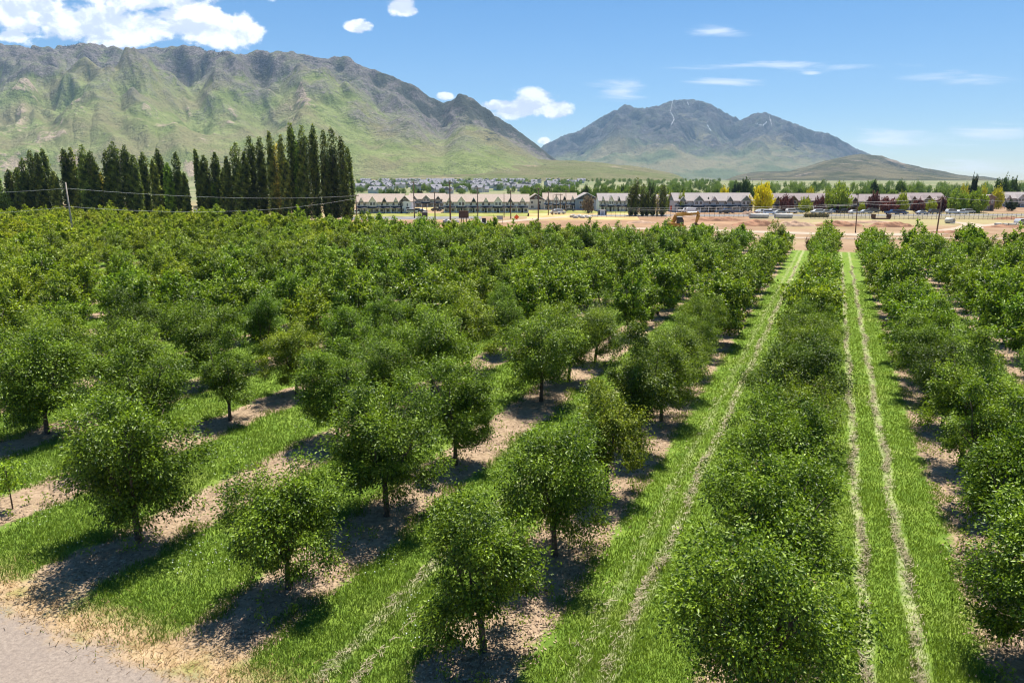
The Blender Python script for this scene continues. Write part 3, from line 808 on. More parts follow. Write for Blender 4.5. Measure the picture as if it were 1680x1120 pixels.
tree_belt('distant_trees', 'green belt of distant trees behind the town roofs', [(72, 1080, 1760, 330, 470, 3.2, 6.6), (80, 860, 1100, 330, 520, 3.5, 7), (22, 580, 870, 420, 640, 3, 5), (380, 560, 1180, 600, 1600, 3.5, 7), (120, 1100, 1800, 480, 900, 5, 9)])

# ------------------------------------------------------------------ far houses on the bench
def far_houses():
    rg = random.Random(17); protos = []
    for k in range(5):
        w, d, h = rg.uniform(7, 12), rg.uniform(6, 9), rg.uniform(2.8, 4.6)
        mb = MB().box(-w/2, w/2, -d/2, d/2, 0, h)
        mb.prism([(-d/2 - .4, h + .01), (d/2 + .4, h + .01), (0, h + 2.6)], 'x', -w/2 - .4, w/2 + .4, 1)
        mb.prism([(-w*.22, h + .05), (w*.22, h + .05), (0, h + 2.1)], 'y', -d/2 - .9, 0, 1)
        mb.box(-w*.2, w*.2, -d/2 - .8, -d/2 + .01, 0, h)
        protos.append(mb.mesh('far_house', [M['house_dot'], M['house_dot_roof']]))
    for i in range(190):
        u = rg.uniform(584, 800) if rg.random() < .68 else rg.uniform(780, 960)
        Y = 560 + 1000 * rg.random() ** .8
        x = ray(u, 300)[0] * Y
        o = link('far_house', protos[rg.randrange(5)])
        o.location = (x, Y, float(rise(np.array(Y))) - .2); o.rotation_euler = (0, 0, rg.choice([0, .3, -.25, 1.57, 1.2]))
        tag(o, 'tiny pale house in the far suburb below the grassy mountain', 'house', 'far houses below the mountain')
far_houses()

# ------------------------------------------------------------------ townhouses
def window(parent, x, y, z, w, h):
    mb = MB().box(x - w/2 - .09, x + w/2 + .09, y - .05, y, z - .09, z + h + .09, 1)
    mb.box(x - w/2, x + w/2, y - .08, y - .052, z, z + h, 0)
    mb.box(x - .03, x + .03, y - .10, y - .082, z, z + h, 1)
    return mb.obj('window', [M['glass'], M['trim']], parent)

def gable(parent, x, w, y0, y1, ze, rise_, wallm, roofm, fascia='trim'):
    """a front-facing gable: wall below, shaded triangle, its own little roof"""
    g = MB().prism([(x - w/2, ze), (x + w/2, ze), (x, ze + rise_)], 'y', y0, y0 + .3).obj('gable', M[wallm], parent)
    k = rise_ / (w / 2); ov = .35; t = .16
    for sg in (-1, 1):
        mb = MB().prism([(x + sg * (w/2 + ov), ze - ov * k + .02), (x, ze + rise_ + .02), (x, ze + rise_ + .02 + t), (x + sg * (w/2 + ov), ze - ov * k + .02 + t)], 'y', y0 - .35, y1)
        mb.obj('gable_roof', M[roofm], g)
    f = MB()
    for sg in (-1, 1):
        f.prism([(x + sg * (w/2 + ov), ze - ov * k + .0), (x, ze + rise_ + .0), (x, ze + rise_ + .24), (x + sg * (w/2 + ov), ze - ov * k + .24)], 'y', y0 - .40, y0 - .352)
    f.obj('fascia', M[fascia], g)
    return g

def townhouses(u0, u1, vbase, vridge, units, label, wall='wall_white', roof='roof_tan', gab='wall_white', gab2='gable_dark', depth=10, dormer=True, Y=None, end=None, porch=True, fascia='trim', group='townhouse blocks along the street'):
    if Y is None: Y = gp((u0 + u1) / 2, vbase)[1]
    z0 = float(rise(np.array(Y)))
    x0, x1 = ray(u0, vbase)[0] * Y, ray(u1, vbase)[0] * Y
    hr = z_at((u0 + u1) / 2, vridge, Y + depth / 2) - z0
    he = max(hr * .62, 2.6); hp = he * .5
    e = empty('townhouse_block', ((x0 + x1) / 2, Y, z0)); tag(e, label, 'townhouses', group)
    W = x1 - x0; a, b = -W / 2, W / 2
    MB().box(a, b, 0, depth, 0, he).obj('wall', M[wall], e)
    mb = MB().prism([(-.5, he - .25), (depth / 2, hr), (depth + .5, he - .25), (depth + .5, he - .02), (depth / 2, hr + .25), (-.5, he - .02)], 'x', a - .4, b + .4)
    rf = mb.obj('roof', M[roof], e)
    ew = MB().prism([(0, he), (depth, he), (depth / 2, hr - .02)], 'x', a + .02, b - .02).obj('gable_wall', M[gab], e)
    uw = W / units
    for i in range(units):
        cx = a + uw * (i + .5)
        big = i % 3 == 1
        if dormer:
            gw = uw * (.62 if big else .40)
            if big:
                MB().box(cx - gw/2, cx + gw/2, -.9, .02, hp + .3, he).obj('bay', M[wall], e)
                gable(e, cx, gw, -.92, depth * .4, he, (hr - he) * .72, gab, roof, fascia)
                for dx in (-gw * .22, gw * .22): window(e, cx + dx, -.9, hp + .75, gw * .26, (he - hp) * .5)
            else:
                gable(e, cx, gw, -.35, depth * .4, he - .1, (hr - he) * .62, gab2 if i % 3 == 2 else gab, roof, fascia)
                for dx in (-uw * .24, uw * .24): window(e, cx + dx, 0, hp + .65, uw * .16, (he - hp) * .5)
        else:
            for dx in (-uw * .25, uw * .25): window(e, cx + dx, 0, hp + .6, uw * .2, (he - hp) * .5)
        if porch:
            MB().prism([(-1.9, hp - .25), (-.03, hp + .25), (-.03, hp + .42), (-1.9, hp - .08)], 'x', cx - uw * .46, cx + uw * .46).obj('porch_roof', M['porch'], e)
            for dx in (-uw * .4, uw * .1):
                MB().box(cx + dx - .12, cx + dx + .12, -1.75, -1.51, 0, hp - .24).obj('porch_post', M['trim'], e)
        MB().box(cx - uw * .08, cx + uw * .08, -.06, .0, 0, hp * .78).box(cx + uw * .05, cx + uw * .065, -.1, -.06, hp * .35, hp * .4, 1).obj('door', [M['door'], M['rim']], e)
        window(e, cx - uw * .27, 0, hp * .28, uw * .2, hp * .42)
        window(e, cx + uw * .28, 0, hp * .28, uw * .2, hp * .42)
    return e

def gable_house(u0, u1, vbase, vapex, veave, label, wall, gab, roof, depth=12, name='gable_house', fascia='trim', group=None):
    x, Y = gp((u0 + u1) / 2, vbase)
    x0, x1 = ray(u0, vbase)[0] * Y, ray(u1, vbase)[0] * Y
    ha, he = z_at((u0 + u1) / 2, vapex, Y), z_at((u0 + u1) / 2, veave, Y); W = x1 - x0
    e = empty(name, ((x0 + x1) / 2, Y, 0)); tag(e, label, 'house', group)
    MB().box(-W/2, W/2, 0, depth, 0, he).obj('wall', M[wall], e)
    gable(e, 0, W, -.02, depth + .3, he, ha - he, gab, roof, fascia)
    if he > 3:
        for dx in (-W * .25, W * .25): window(e, dx, 0, he * .58, W * .13, he * .22)
    if he > 3: window(e, -W * .22, 0, he * .16, W * .16, he * .22)
    MB().box(W * .12, W * .12 + 1.0, -.06, 0, 0, 2.1).obj('door', M['door'], e)
    if ha - he > 1.4: window(e, 0, -.02, he + (ha - he) * .18, .7, (ha - he) * .28)
    return e

townhouses(585, 660, 350, 319, 4, 'white townhouses with tan roof nearest the tall poplars')
gable_house(657, 673, 350, 322, 330, 'narrow white gable end with a brown triangle closing the first block', 'wall_white', 'gable_brown', 'roof_tan')
townhouses(671, 729, 339.5, 318, 3, 'sage townhouses set back behind the parked cars', 'wall_sage', 'roof_tan', 'gable_green', 'gable_dark')
townhouses(728, 867, 349, 319.5, 7, 'long white townhouse block with many dormers behind the utility poles')
gable_house(866, 892, 344, 318.5, 327, 'cream house with brown gable beside long white block', 'wall_cream', 'gable_brown', 'roof_tan')
townhouses(892, 946, 344, 317.5, 4, 'white townhouses between the cream gable and the blue gable', 'wall_white', 'roof_tan')
gable_house(943.5, 982, 344.5, 317, 327, 'blue grey house with a wide charcoal gable', 'wall_blue', 'gable_dark', 'roof_grey')
townhouses(982.5, 1034, 347, 318, 4, 'white townhouses between the blue gable house and street poplars', 'wall_white', 'roof_grey')
townhouses(1106, 1234, 348, 317.5, 5, 'pale grey townhouses behind the dark conical evergreen', 'wall_grey', 'roof_grey', 'gable_green', 'wall_grey')
townhouses(1262, 1358, 346, 318, 4, 'brown townhouses beside the bright yellow tree', 'wall_brown', 'roof_mauve', 'gable_brown', 'wall_brown', fascia='wall_tan')
townhouses(1388, 1484, 346, 319.5, 4, 'brown townhouses behind the long row of plum trees', 'wall_brown', 'roof_mauve', 'gable_brown', 'wall_tan', fascia='wall_tan')
townhouses(1485, 1552, 345, 317.5, 3, 'brown townhouses ending the row near the wide green tree', 'wall_tan', 'roof_mauve', 'gable_brown', 'wall_brown', fascia='wall_tan')
gable_house(1613, 1630, 346, 320, 324, 'tall dark brown shed standing beside the wide green trees', 'wall_brown', 'wall_brown', 'roof_mauve', 7, 'tall_shed', 'wall_tan')
townhouses(1642, 1720, 340, 316, 4, 'pale grey houses at the edge of town past the tall shed', 'wall_grey', 'roof_grey', 'wall_grey', 'wall_grey', porch=False)
townhouses(1356, 1392, 338, 318, 2, 'brown roofed house hidden behind the large bright green tree', 'wall_tan', 'roof_mauve', 'gable_brown', 'wall_tan', porch=False)
townhouses(318, 336, 353, 340, 1, 'white low house seen through the gap between poplars', 'wall_white', 'roof_grey', porch=False, dormer=False, Y=236)
townhouses(1030, 1108, 341, 320, 3, 'pale townhouses half hidden behind the street poplars', 'wall_grey', 'roof_grey', 'wall_grey', 'gable_dark')
gable_house(774, 801, 372, 364, 369, 'low grey shed roof at the edge of orchard below sign', 'wall_grey', 'wall_grey', 'roof_grey', 8, 'low_shed')

# ------------------------------------------------------------------ ground cover around the town
def vsheet(name, quad, z, m):
    return sheet(name, [gp(*q) for q in quad], z, m)
vsheet('street', ((560, 361), (790, 359), (790, 355), (560, 356)), .03, M['asphalt'])
vsheet('lawn', ((586, 355.5), (868, 355), (868, 349.2), (586, 350)), .02, M['lawn'])
vsheet('dry_field', ((676, 345.8), (728, 345.5), (728, 340.6), (676, 340.6)), .02, M['dry_field'])
vsheet('dry_field', ((864, 360.5), (1050, 361), (1040, 350), (866, 350)), .02, M['dry_field'])
vsheet('lawn', ((868, 349.6), (1030, 349.6), (1030, 345.5), (868, 345.5)), .02, M['lawn'])
vsheet('street', ((930, 355.3), (1700, 353.6), (1700, 351.4), (940, 352.6)), .032, M['asphalt'])
vsheet('bare_lot', ((560, 372), (1020, 374), (1010, 362.5), (560, 361.5)), .012, M['bare'])
vsheet('weedy_yard', ((1230, 359.5), (1700, 358.5), (1700, 350.9), (1230, 351)), .02, M['weedy'])
vsheet('bare_lot', ((1020, 372), (1240, 372), (1240, 355.5), (1020, 355.8)), .014, M['bare'])
ribbon('dirt_road', [gp(*p) for p in ((770, 367), (830, 363.5), (890, 358.5), (930, 355.8))], [1.6, 2.2, 2.6, 2.4], .04, M['road_dirt'])
ribbon('dirt_road', [gp(*p) for p in ((1000, 374), (1150, 377.5), (1260, 381), (1400, 385), (1500, 384.5), (1552, 380), (1590, 374), (1600, 369), (1580, 365.5), (1556, 364))], [2.5, 2.8, 3.4, 3.8, 3.4, 3.0, 2.8, 2.6, 2.2, 1.5], .045, M['road_dirt'])
ribbon('dirt_road', [gp(*p) for p in ((1590, 373), (1640, 368), (1720, 366))], [1.6, 1.8, 2.0], .05, M['road_dirt'])
ribbon('dirt_road', [gp(*p) for p in ((1180, 389), (1400, 391.5), (1560, 391), (1720, 392))], [.9, 1.2, 1.2, 1.4], .052, M['road_dirt'])

def mound(u, v, wpx, hgt, label, m='mound', seed=0, dpt=.45):
    x, y = gp(u, v); w = wpx / FPX * y / 2; d = max(w * dpt, 1.5)
    nx, ny = 34, 18; xs, ys = np.linspace(-1, 1, nx), np.linspace(-1, 1, ny)
    A, B = np.meshgrid(xs, ys); r = np.clip(1 - A ** 2 - B ** 2, 0, 1)
    lump = np.array([[.5 + .5 * math.sin(a * 7 + seed) * math.cos(b * 5 + seed * 2) + .35 * math.sin(a * 17 + b * 9 + seed) for a in xs] for b in ys])
    Z = hgt * .8 * r ** .6 * (.5 + .6 * lump) - .05
    V = np.stack([A * w + x, B * d + y, Z], -1).reshape(-1, 3)
    i = np.arange(nx * ny).reshape(ny, nx); F = np.stack([i[:-1, :-1], i[:-1, 1:], i[1:, 1:], i[1:, :-1]], -1).reshape(-1, 4)
    o = link('dirt_mound', np_mesh('dirt_mound', V, F, M[m], True)); tag(o, label, 'dirt mound')
mound(1150, 374, 62, 1.3, 'pinkish soil mound beside the excavator bucket', 'mound_pale', 1)
mound(1175, 362, 90, 1.3, 'long reddish spoil bank behind the excavator', 'mound', 2, .25)
mound(1245, 370, 90, 1.7, 'wide reddish soil heap in front of the pale pipe', 'mound', 3, .35)
mound(1300, 371, 80, 1.5, 'pinkish soil heap between two pale concrete pipes and the orchard', 'mound_pale', 4, .35)
mound(1375, 371, 80, 1.5, 'dark red long mound beside the leaning thin pole', 'mound', 5, .3)
mound(1462, 372, 76, 1.5, 'dark red low mound between the two thin poles', 'mound', 6, .3)
mound(1228, 352, 26, 1.5, 'small pale soil heap before the yellow tree', 'mound_pale', 7)
mound(1120, 356, 60, .8, 'low tan spoil bank beyond the digger arm', 'mound_pale', 8, .3)
mound(1650, 373, 80, .8, 'low brown mound near the white pipe pieces', 'mound', 9, .3)
mound(1660, 360, 60, 1.0, 'reddish bank beneath the dull green bush', 'mound', 10, .3)
mound(1560, 382, 90, .7, 'low brown bank inside the bend of the dirt road', 'mound', 12, .3)
mound(1052, 366, 50, .8, 'low tan bank between street poplars and orchard', 'mound_pale', 11, .3)
mound(1641, 341, 16, .9, 'orange soil heap beside the grey houses', 'mound', 13)
mound(1405, 366, 150, .9, 'long tan earth bank along the yard', 'mound_pale', 14, .15)

# ------------------------------------------------------------------ poles and wires
def utility_pole(u, vb, vt, label, arm=2.2, ut=None, transformer=False, m='pole', Y=None, r=.15, arms=1):
    if Y is None: x, Y = gp(u, vb)
    x = ray(u, vb)[0] * Y
    h = z_at(u, vt, Y); xt = ray(u if ut is None else ut, vt)[0] * Y - x if ut is not None else 0
    e = empty('utility_pole', (x, Y, 0)); tag(e, label, 'pole', 'utility poles')
    MB().tube([(0, 0, -.3), (xt * .5, 0, h * .5), (xt, 0, h)], [r * 1.2, r, r * .75], 8).obj('pole', M[m], e, True)
    for k in range(arms if arm else 0):
        z = h - .35 - k * 1.0
        a = MB().box(xt - arm/2, xt + arm/2, -.22, -.11, z - .07, z + .07).obj('crossarm', M[m], e)
        for q in (-.45, -.15, .2, .45):
            MB().tube([(xt + q * arm, -.165, z + .07), (xt + q * arm, -.165, z + .26)], [.04, .06], 6).obj('insulator', M['metal'], a)
    if transformer:
        MB().tube([(xt + .38, 0, h - 2.4), (xt + .38, 0, h - 1.3)], .25, 10).obj('transformer', M['metal'], e, True)
    return (x + xt, Y, h)

W_ = {}
W_['a'] = utility_pole(121, 392, 299, 'tall pale leaning-looking pole rising out of the orchard', 0, None, False, 'pole_pale', Y=122, r=.14)
W_['b'] = utility_pole(586, 366, 319, 'dark pole against the end of the poplar windbreak', 1.6)
utility_pole(680, 358, 297.5, 'tall pole over the end of the white townhouse block', 2.0)
utility_pole(714, 364, 314, 'pole with crossarm in front of the sage townhouses', 2.4)
utility_pole(739, 365, 298, 'thick dark pole with transformer beside the long white block', 2.0, None, True, r=.2)
utility_pole(760, 365, 326, 'short pole standing directly behind the brown signboard', 0, r=.1)
utility_pole(784, 370, 307, 'slim pole behind the low grey shed roof', 1.6, r=.12)
utility_pole(827, 357, 316, 'thin pole above the sign frame', 0, r=.11)
utility_pole(838, 359, 312, 'pole with crossarm beside the orange diamond sign', 2.4)
utility_pole(883, 362, 308, 'dark pole in front of the cream gable house', 1.8, r=.17)
utility_pole(899.5, 353, 314, 'pole just past the cream gable house', 1.8)
utility_pole(907, 353, 319, 'thin pole first before the white cars', 0, r=.11)
utility_pole(912.6, 350, 318, 'thin pole right behind the white cars' .replace('right ', ''), 1.4, r=.1)
utility_pole(919.5, 349, 318, 'dark pole beyond the white cars', 1.4, True and None, False)
utility_pole(928, 350, 312, 'slim pole close to the blue gable house', 1.6, r=.12)
W_['c'] = utility_pole(1403.5, 381, 319, 'thin dark pole with lamp head before the plum trees', 0, 1408, r=.11)
W_['d'] = utility_pole(1536, 386, 321, 'leaning dark pole with crossarm beside the concrete culvert pipe', 2.2, 1546, r=.13)
for u in (694, 700.7):
    utility_pole(u, 360, 335, 'short dark post carrying the grey equipment box, ' + ('sage house side' if u < 697 else 'signboard side'), 0, r=.12)
x, Y = gp(697.3, 360); e = empty('equipment_box', (x, Y - .1, 0)); tag(e, 'dark equipment box fixed between two short posts', 'box')
z0, z1 = z_at(697, 356, Y), z_at(697, 348.5, Y)
MB().box(-.75, .75, -.5, .5, z0, z1).obj('cabinet', M['dark_metal'], e); MB().box(-.85, .85, -.6, .6, z1 + .002, z1 + .12).obj('lid', M['metal'], e)

def wire(p, q, sag, label, r=.015, extend=None):
    p, q = Vector(p), Vector(q)
    n = 26; pts = []
    for i in range(n + 1):
        f = i / n; v = p.lerp(q, f); v.z -= sag * 4 * f * (1 - f); pts.append(v)
    o = MB().tube(pts, r, 5).obj('power_line', M['wire']); tag(o, label, 'cable')
A_, B_ = W_['a'], W_['b']
def on(u, v, Y): return (ray(u, v)[0] * Y, Y, z_at(u, v, Y))
wire(on(-120, 318, 118), (A_[0], A_[1], z_at(111, 309, A_[1])), .25, 'upper cable reaching the pale orchard pole from the field edge')
wire((A_[0], A_[1], z_at(111, 309, A_[1])), (B_[0], B_[1], B_[2] - .35), 1.1, 'upper cable crossing the poplars from the pale orchard pole')
wire(on(-120, 354, 118), (A_[0], A_[1], z_at(112, 339, A_[1])), .3, 'lower cable reaching the pale orchard pole from the field edge')
wire((A_[0], A_[1], z_at(112, 339, A_[1])), (B_[0], B_[1], B_[2] - 1.0), 2.0, 'lower cable sagging across the poplars from the pale orchard pole')
C_, D_ = W_['c'], W_['d']
wire(on(1015, 341.5, 176), (C_[0], C_[1], z_at(1407, 335, C_[1])), .25, 'upper cable running past the street poplars to the thin lamp pole', .016)
wire(on(1015, 343, 176), (C_[0], C_[1], z_at(1407, 336.5, C_[1])), .55, 'lower cable running past the street poplars to the thin lamp pole', .016)
wire((C_[0], C_[1], z_at(1407, 331.5, C_[1])), (D_[0], D_[1], D_[2] - .3), .3, 'upper cable between the thin lamp pole and leaning pole', .016)
wire((C_[0], C_[1], z_at(1407, 333.5, C_[1])), (D_[0], D_[1], z_at(1544, 330, D_[1])), .5, 'lower cable between the thin lamp pole and leaning pole', .016)
wire((D_[0], D_[1], D_[2] - .3), on(1760, 331, 140), .4, 'cable leaving the leaning pole toward the grey houses', .016)
x, Y, z = C_
MB().box(x - .45, x + .1, Y - .15, Y + .15, z - .05, z + .14).prism([(-.45 + x, z - .12), (x - .1, z - .12), (x - .16, z - .05), (x - .4, z - .05)], 'y', Y - .12, Y + .12).obj('lamp_head', M['dark_metal'], None)
lh = bpy.data.objects['lamp_head']; pole_c = [o for o in bpy.data.objects if o.get('label', '').startswith('thin dark pole with lamp head')][0]
lh.parent = pole_c; lh.matrix_parent_inverse = pole_c.matrix_world.inverted() if False else lh.matrix_parent_inverse
lh.location = (-pole_c.location.x, -pole_c.location.y, 0)

# ------------------------------------------------------------------ signs
def post(parent, x, z, r=.05, m='dark_metal', y=.0): return MB().tube([(x, y, -.1), (x, y, z)], r, 6).obj('leg', M[m], parent)
x, Y = gp(761, 365); e = empty('billboard', (x, Y, 0)); tag(e, 'brown back of a wide signboard on two legs', 'billboard')
hw = 8 / FPX * Y; zb, zt = z_at(761, 357.8, Y), z_at(761, 346.5, Y)
MB().box(-hw, hw, -.12, .12, zb, zt).obj('board', M['sign_back'], e)
MB().box(-hw - .06, hw + .06, -.16, .16, zt + .002, zt + .1).obj('cap', M['wood'], e)
post(e, -hw * .5, zb, .12, 'wood'); post(e, hw * .5, zb, .12, 'wood')
x, Y = gp(820, 367); e = empty('sign_frame', (x, Y, 0)); tag(e, 'empty thin framed sign beside the dirt road', 'sign')
hw = 4.6 / FPX * Y; zt = z_at(820, 354, Y); zm = z_at(820, 360.5, Y)
MB().box(-hw, hw, -.03, .03, zm, zt).obj('panel', M['weedy_panel'] if 'weedy_panel' in M else M['metal'], e)
post(e, -hw, zt + .05, .045); post(e, hw, zt + .05, .045)
x, Y = gp(847.5, 361.5); e = empty('road_work_sign', (x, Y, 0)); tag(e, 'orange diamond road work sign beside the dirt road', 'sign')
r = 4.3 / FPX * Y; zc = z_at(847.5, 356.2, Y)
MB().prism([(-r, zc), (0, zc - r), (r, zc), (0, zc + r)], 'y', -.02, .02).obj('panel', M['orange'], e)
MB().prism([(-r * .86, zc), (0, zc - r * .86), (r * .86, zc), (0, zc + r * .86), (0, zc + r * .8), (r * .8, zc), (0, zc - r * .8), (-r * .8, zc)], 'y', -.026, -.021)
post(e, -.25, zc - r * .6, .04, 'metal', .05); post(e, .25, zc - r * .6, .04, 'metal', .05)

# ------------------------------------------------------------------ fence along the yard
def fence(u0, u1, v0, v1, n, label, hgt=1.8):
    (xa, ya), (xb, yb) = gp(u0, v0), gp(u1, v1)
    e = empty('wire_fence', (xa, ya, 0)); tag(e, label, 'fence')
    for i in range(n + 1):
        f = i / n; MB().tube([((xb-xa)*f, (yb-ya)*f, 0), ((xb-xa)*f, (yb-ya)*f, hgt)], .045, 5).obj('post', M['dark_metal'], e)
    for z in (.1, hgt - .05): MB().tube([(0, 0, z), (xb-xa, yb-ya, z)], .03, 5).obj('rail', M['dark_metal'], e)
    mb = MB(); L = math.hypot(xb-xa, yb-ya); k = int(L / .9)
    for i in range(k):
        f = i / k; g = min(1, f + 1.5 / L)
        mb.tube([((xb-xa)*f, (yb-ya)*f, .12), ((xb-xa)*g, (yb-ya)*g, hgt - .1)], .008, 3, caps=False)
        mb.tube([((xb-xa)*g, (yb-ya)*g, .12), ((xb-xa)*f, (yb-ya)*f, hgt - .1)], .008, 3, caps=False)
    mb.obj('mesh', M['dark_metal'], e)
fence(1330, 1440, 358.6, 359, 16, 'thin wire fence before the weedy yard between pipes and steel box')
fence(1460, 1690, 359.5, 360.5, 30, 'thin wire fence along the yard behind the culvert pipe')
fence(965, 1100, 356, 356.2, 18, 'thin fence along the street in front of the poplars')
fence(1100, 1228, 356, 356.3, 16, 'thin fence behind the excavator arm')

# ------------------------------------------------------------------ excavator
def excavator():
    x, Y = gp(1108, 378.5); k = Y / FPX
    def P(u, v, dy=0): return ((u - 1108) * k, dy, z_at(u, v, Y))
    e = empty('excavator', (x, Y, 0)); tag(e, 'yellow excavator with its arm raised beyond the orchard edge', 'excavator')
    for s in (-1, 1):
        tr = MB().prism([(-1.9, .25), (-1.5, 0), (1.5, 0), (1.9, .25), (1.9, .65), (1.5, .9), (-1.5, .9), (-1.9, .65)], 'y', s * 1.0 - .3, s * 1.0 + .3).obj('track', M['dark_metal'], e)
        for q in (-1.3, 0, 1.3): MB().tube([(q, s * 1.0 - .33, .45), (q, s * 1.0 + .33, .45)], .3, 10).obj('roller', M['rust'], tr)
    body = MB().prism([(-2.2, 1.0), (1.6, 1.0), (1.6, 1.5), (-.3, 1.75), (-2.2, 1.9)], 'y', -1.2, 1.2).obj('body', M['digger'], e)
    MB().box(-2.5, -2.202, -1.15, 1.15, 1.05, 1.8).obj('counterweight', M['dark_metal'], e)
    cab = MB().prism([(.1, 1.55), (1.5, 1.55), (1.5, 2.4), (1.1, 3.1), (.1, 3.1)], 'y', -1.15, -.1).obj('cab', M['dark_metal'], e)
    MB().prism([(.25, 1.95), (1.36, 1.95), (1.36, 2.4), (1.02, 2.95), (.25, 2.95)], 'y', -1.175, -1.152).obj('window', M['glass'], cab)
    MB().box(.05, 1.15, -1.2, -.05, 3.102, 3.2).obj('cab_roof', M['trim'], cab)
    def beam(name, pts, w, hs):
        mb = MB()
        for (a, b), (h0, h1) in zip(zip(pts, pts[1:]), zip(hs, hs[1:])):
            a, b = Vector(a), Vector(b); d = (b - a).normalized(); n = Vector((-d.z, 0, d.x))
            vs = []
            for p, h in ((a, h0), (b, h1)):
                for sy in (-w/2, w/2):
                    for sn in (-h/2, h/2): vs.append(tuple(p + Vector((0, sy, 0)) + n * sn))
            mb.add(vs, [(0,1,3,2),(4,6,7,5),(0,4,5,1),(2,3,7,6),(0,2,6,4),(1,5,7,3)])
        return mb.obj(name, M['digger'], e)
    beam('boom', [P(1103, 366, .3), P(1109, 353.5, .3), P(1120, 351.2, .3), P(1143, 350.5, .3)], .55, [.75, 1.0, .8, .45])
    beam('stick', [P(1142, 347.5, .3), P(1144.5, 353, .3), P(1141, 367, .3)], .4, [.5, .8, .4])
    MB().tube([P(1106, 362, .3), P(1116, 353.5, .3)], .12, 6).obj('cylinder', M['metal'], e)
    MB().tube([P(1122, 349.2, .3), P(1141, 348.4, .3)], .1, 6).obj('cylinder', M['metal'], e)
    b0 = P(1141, 367, 0)
    MB().prism([(b0[0] - .2, b0[2] + .2), (b0[0] + .5, b0[2] - .1), (b0[0] + .3, b0[2] - 1.0), (b0[0] - .5, b0[2] - 1.1), (b0[0] - .7, b0[2] - .6)], 'y', -.3, .9).obj('bucket', M['rust'], e)
excavator()

# ------------------------------------------------------------------ pipes, steel, boulders
def pipe(u0, u1, v, r, label, m='concrete', open_end=False):
    (xa, ya), (xb, yb) = gp(u0, v), gp(u1, v)
    e = empty('concrete_pipe', (xa, ya, 0)); tag(e, label, 'pipe')
    L = xb - xa; n = 22; mb = MB(); V = []; F = []
    for rr, xx in ((r, 0), (r, L), (r * .82, L), (r * .82, 0)):
        V += [(xx, math.cos(2*PI*k/n) * rr, r + math.sin(2*PI*k/n) * rr) for k in range(n)]
    for a in range(4):
        b = (a + 1) % 4
        F += [(a*n + k, a*n + (k+1) % n, b*n + (k+1) % n, b*n + k) for k in range(n)]
    mb.add(V, F); mb.obj('pipe', M[m], e, True)
    MB().tube([(L * .02, 0, r), (L * .05, 0, r)], r * 1.04, 22).obj('collar', M[m], e, True) if False else None
    return e
pipe(1230, 1260, 358, .72, 'long pale concrete pipe lying before the yellow tree')
pipe(1271, 1299, 358, .72, 'long pale concrete pipe lying beside the olive hedge')
for u0, u1, v, lab in ((1632, 1642, 369.5, 'short white pipe piece at the start of the scattered row'), (1645, 1652, 370, 'dark-ended pipe piece in the middle of the scattered row'), (1654, 1666, 370, 'white pipe piece ending the scattered row')):
    pipe(u0, u1, v, .3, lab)
x, Y = gp(1558, 366.5); e = empty('culvert_pipe', (x, Y, 0), math.radians(-62)); tag(e, 'big concrete culvert ring with a dark hollow end', 'culvert')
r = 5.2 / FPX * Y / 2 * 1.7; n = 28; V = []
for rr, xx in ((r, -1.0), (r, 1.0), (r * .78, 1.0), (r * .78, -1.0)): V += [(xx, math.cos(2*PI*k/n) * rr, r + math.sin(2*PI*k/n) * rr) for k in range(n)]
MB().add(V, [(a*n + k, a*n + (k+1) % n, ((a+1) % 4)*n + (k+1) % n, ((a+1) % 4)*n + k) for a in range(4) for k in range(n)]).obj('ring', M['concrete'], e, True)
MB().box(.6, 1.5, -r * 1.1, -r * .5, 0, .35).box(-1.3, -.6, r * .4, r * 1.0, 0, .3).obj('block', M['concrete'], e)
x, Y = gp(1445, 359.5); hw = 12.5 / FPX * Y; e = empty('trench_box', (x, Y, 0)); tag(e, 'rusty U-shaped steel box open at the top in the yard', 'steel box')
MB().box(-hw, hw, -1, 1, 0, .35).obj('floor', M['rust'], e)
for s in (-1, 1): MB().box(s * hw - .17, s * hw + .17, -1.05, 1.05, .352, 1.45).obj('side', M['rust'], e)
for i, (u, v, sz, lab) in enumerate(((940, 357, .9, 'tall pale boulder at one end of the stone heap'), (945, 358, .7, 'rounded boulder second in the stone heap'), (950, 357, .8, 'tan boulder in the middle of the stone heap'), (956, 358, .7, 'low boulder beside the tan one in the stone heap'), (961, 357, .8, 'grey boulder near the end of the stone heap'), (966, 358, .6, 'smallest boulder ending the stone heap'), (728 + 5, 366, .9, 'pale boulder at the foot of the transformer pole'), (749, 366, .8, 'pale boulder between the transformer pole and signboard'))):
    x, y = gp(u, v); rg = np.random.default_rng(i + 50)
    import bmesh
    bm = bmesh.new(); bmesh.ops.create_icosphere(bm, subdivisions=2, radius=1)
    for vv in bm.verts: vv.co *= 1 + rg.normal(0, .1)
    bm.transform(__import__('mathutils').Matrix.Diagonal((sz * 1.2, sz, sz * .8, 1))); me = bpy.data.meshes.new('boulder'); bm.to_mesh(me); bm.free(); me.materials.append(M['rock'])
    o = link('boulder', me); o.location = (x, y, sz * .4); tag(o, lab, 'boulder')
x, Y = gp(988.5, 353); e = empty('utility_shed', (x, Y, 0)); tag(e, 'small white hut with dark side walls beside the street', 'hut')
hw = 4 / FPX * Y; h = z_at(988, 345, Y)
MB().box(-hw, hw, 0, 2, 0, h).obj('wall', M['wall_white'], e)
for s in (-1, 1): MB().box(min(s*hw, s*(hw + .5)) + (.003 if s > 0 else 0), max(s*hw, s*(hw + .5)) - (.003 if s < 0 else 0), .1, 1.9, 0, h * .95).obj('side_wall', M['dark_metal'], e)
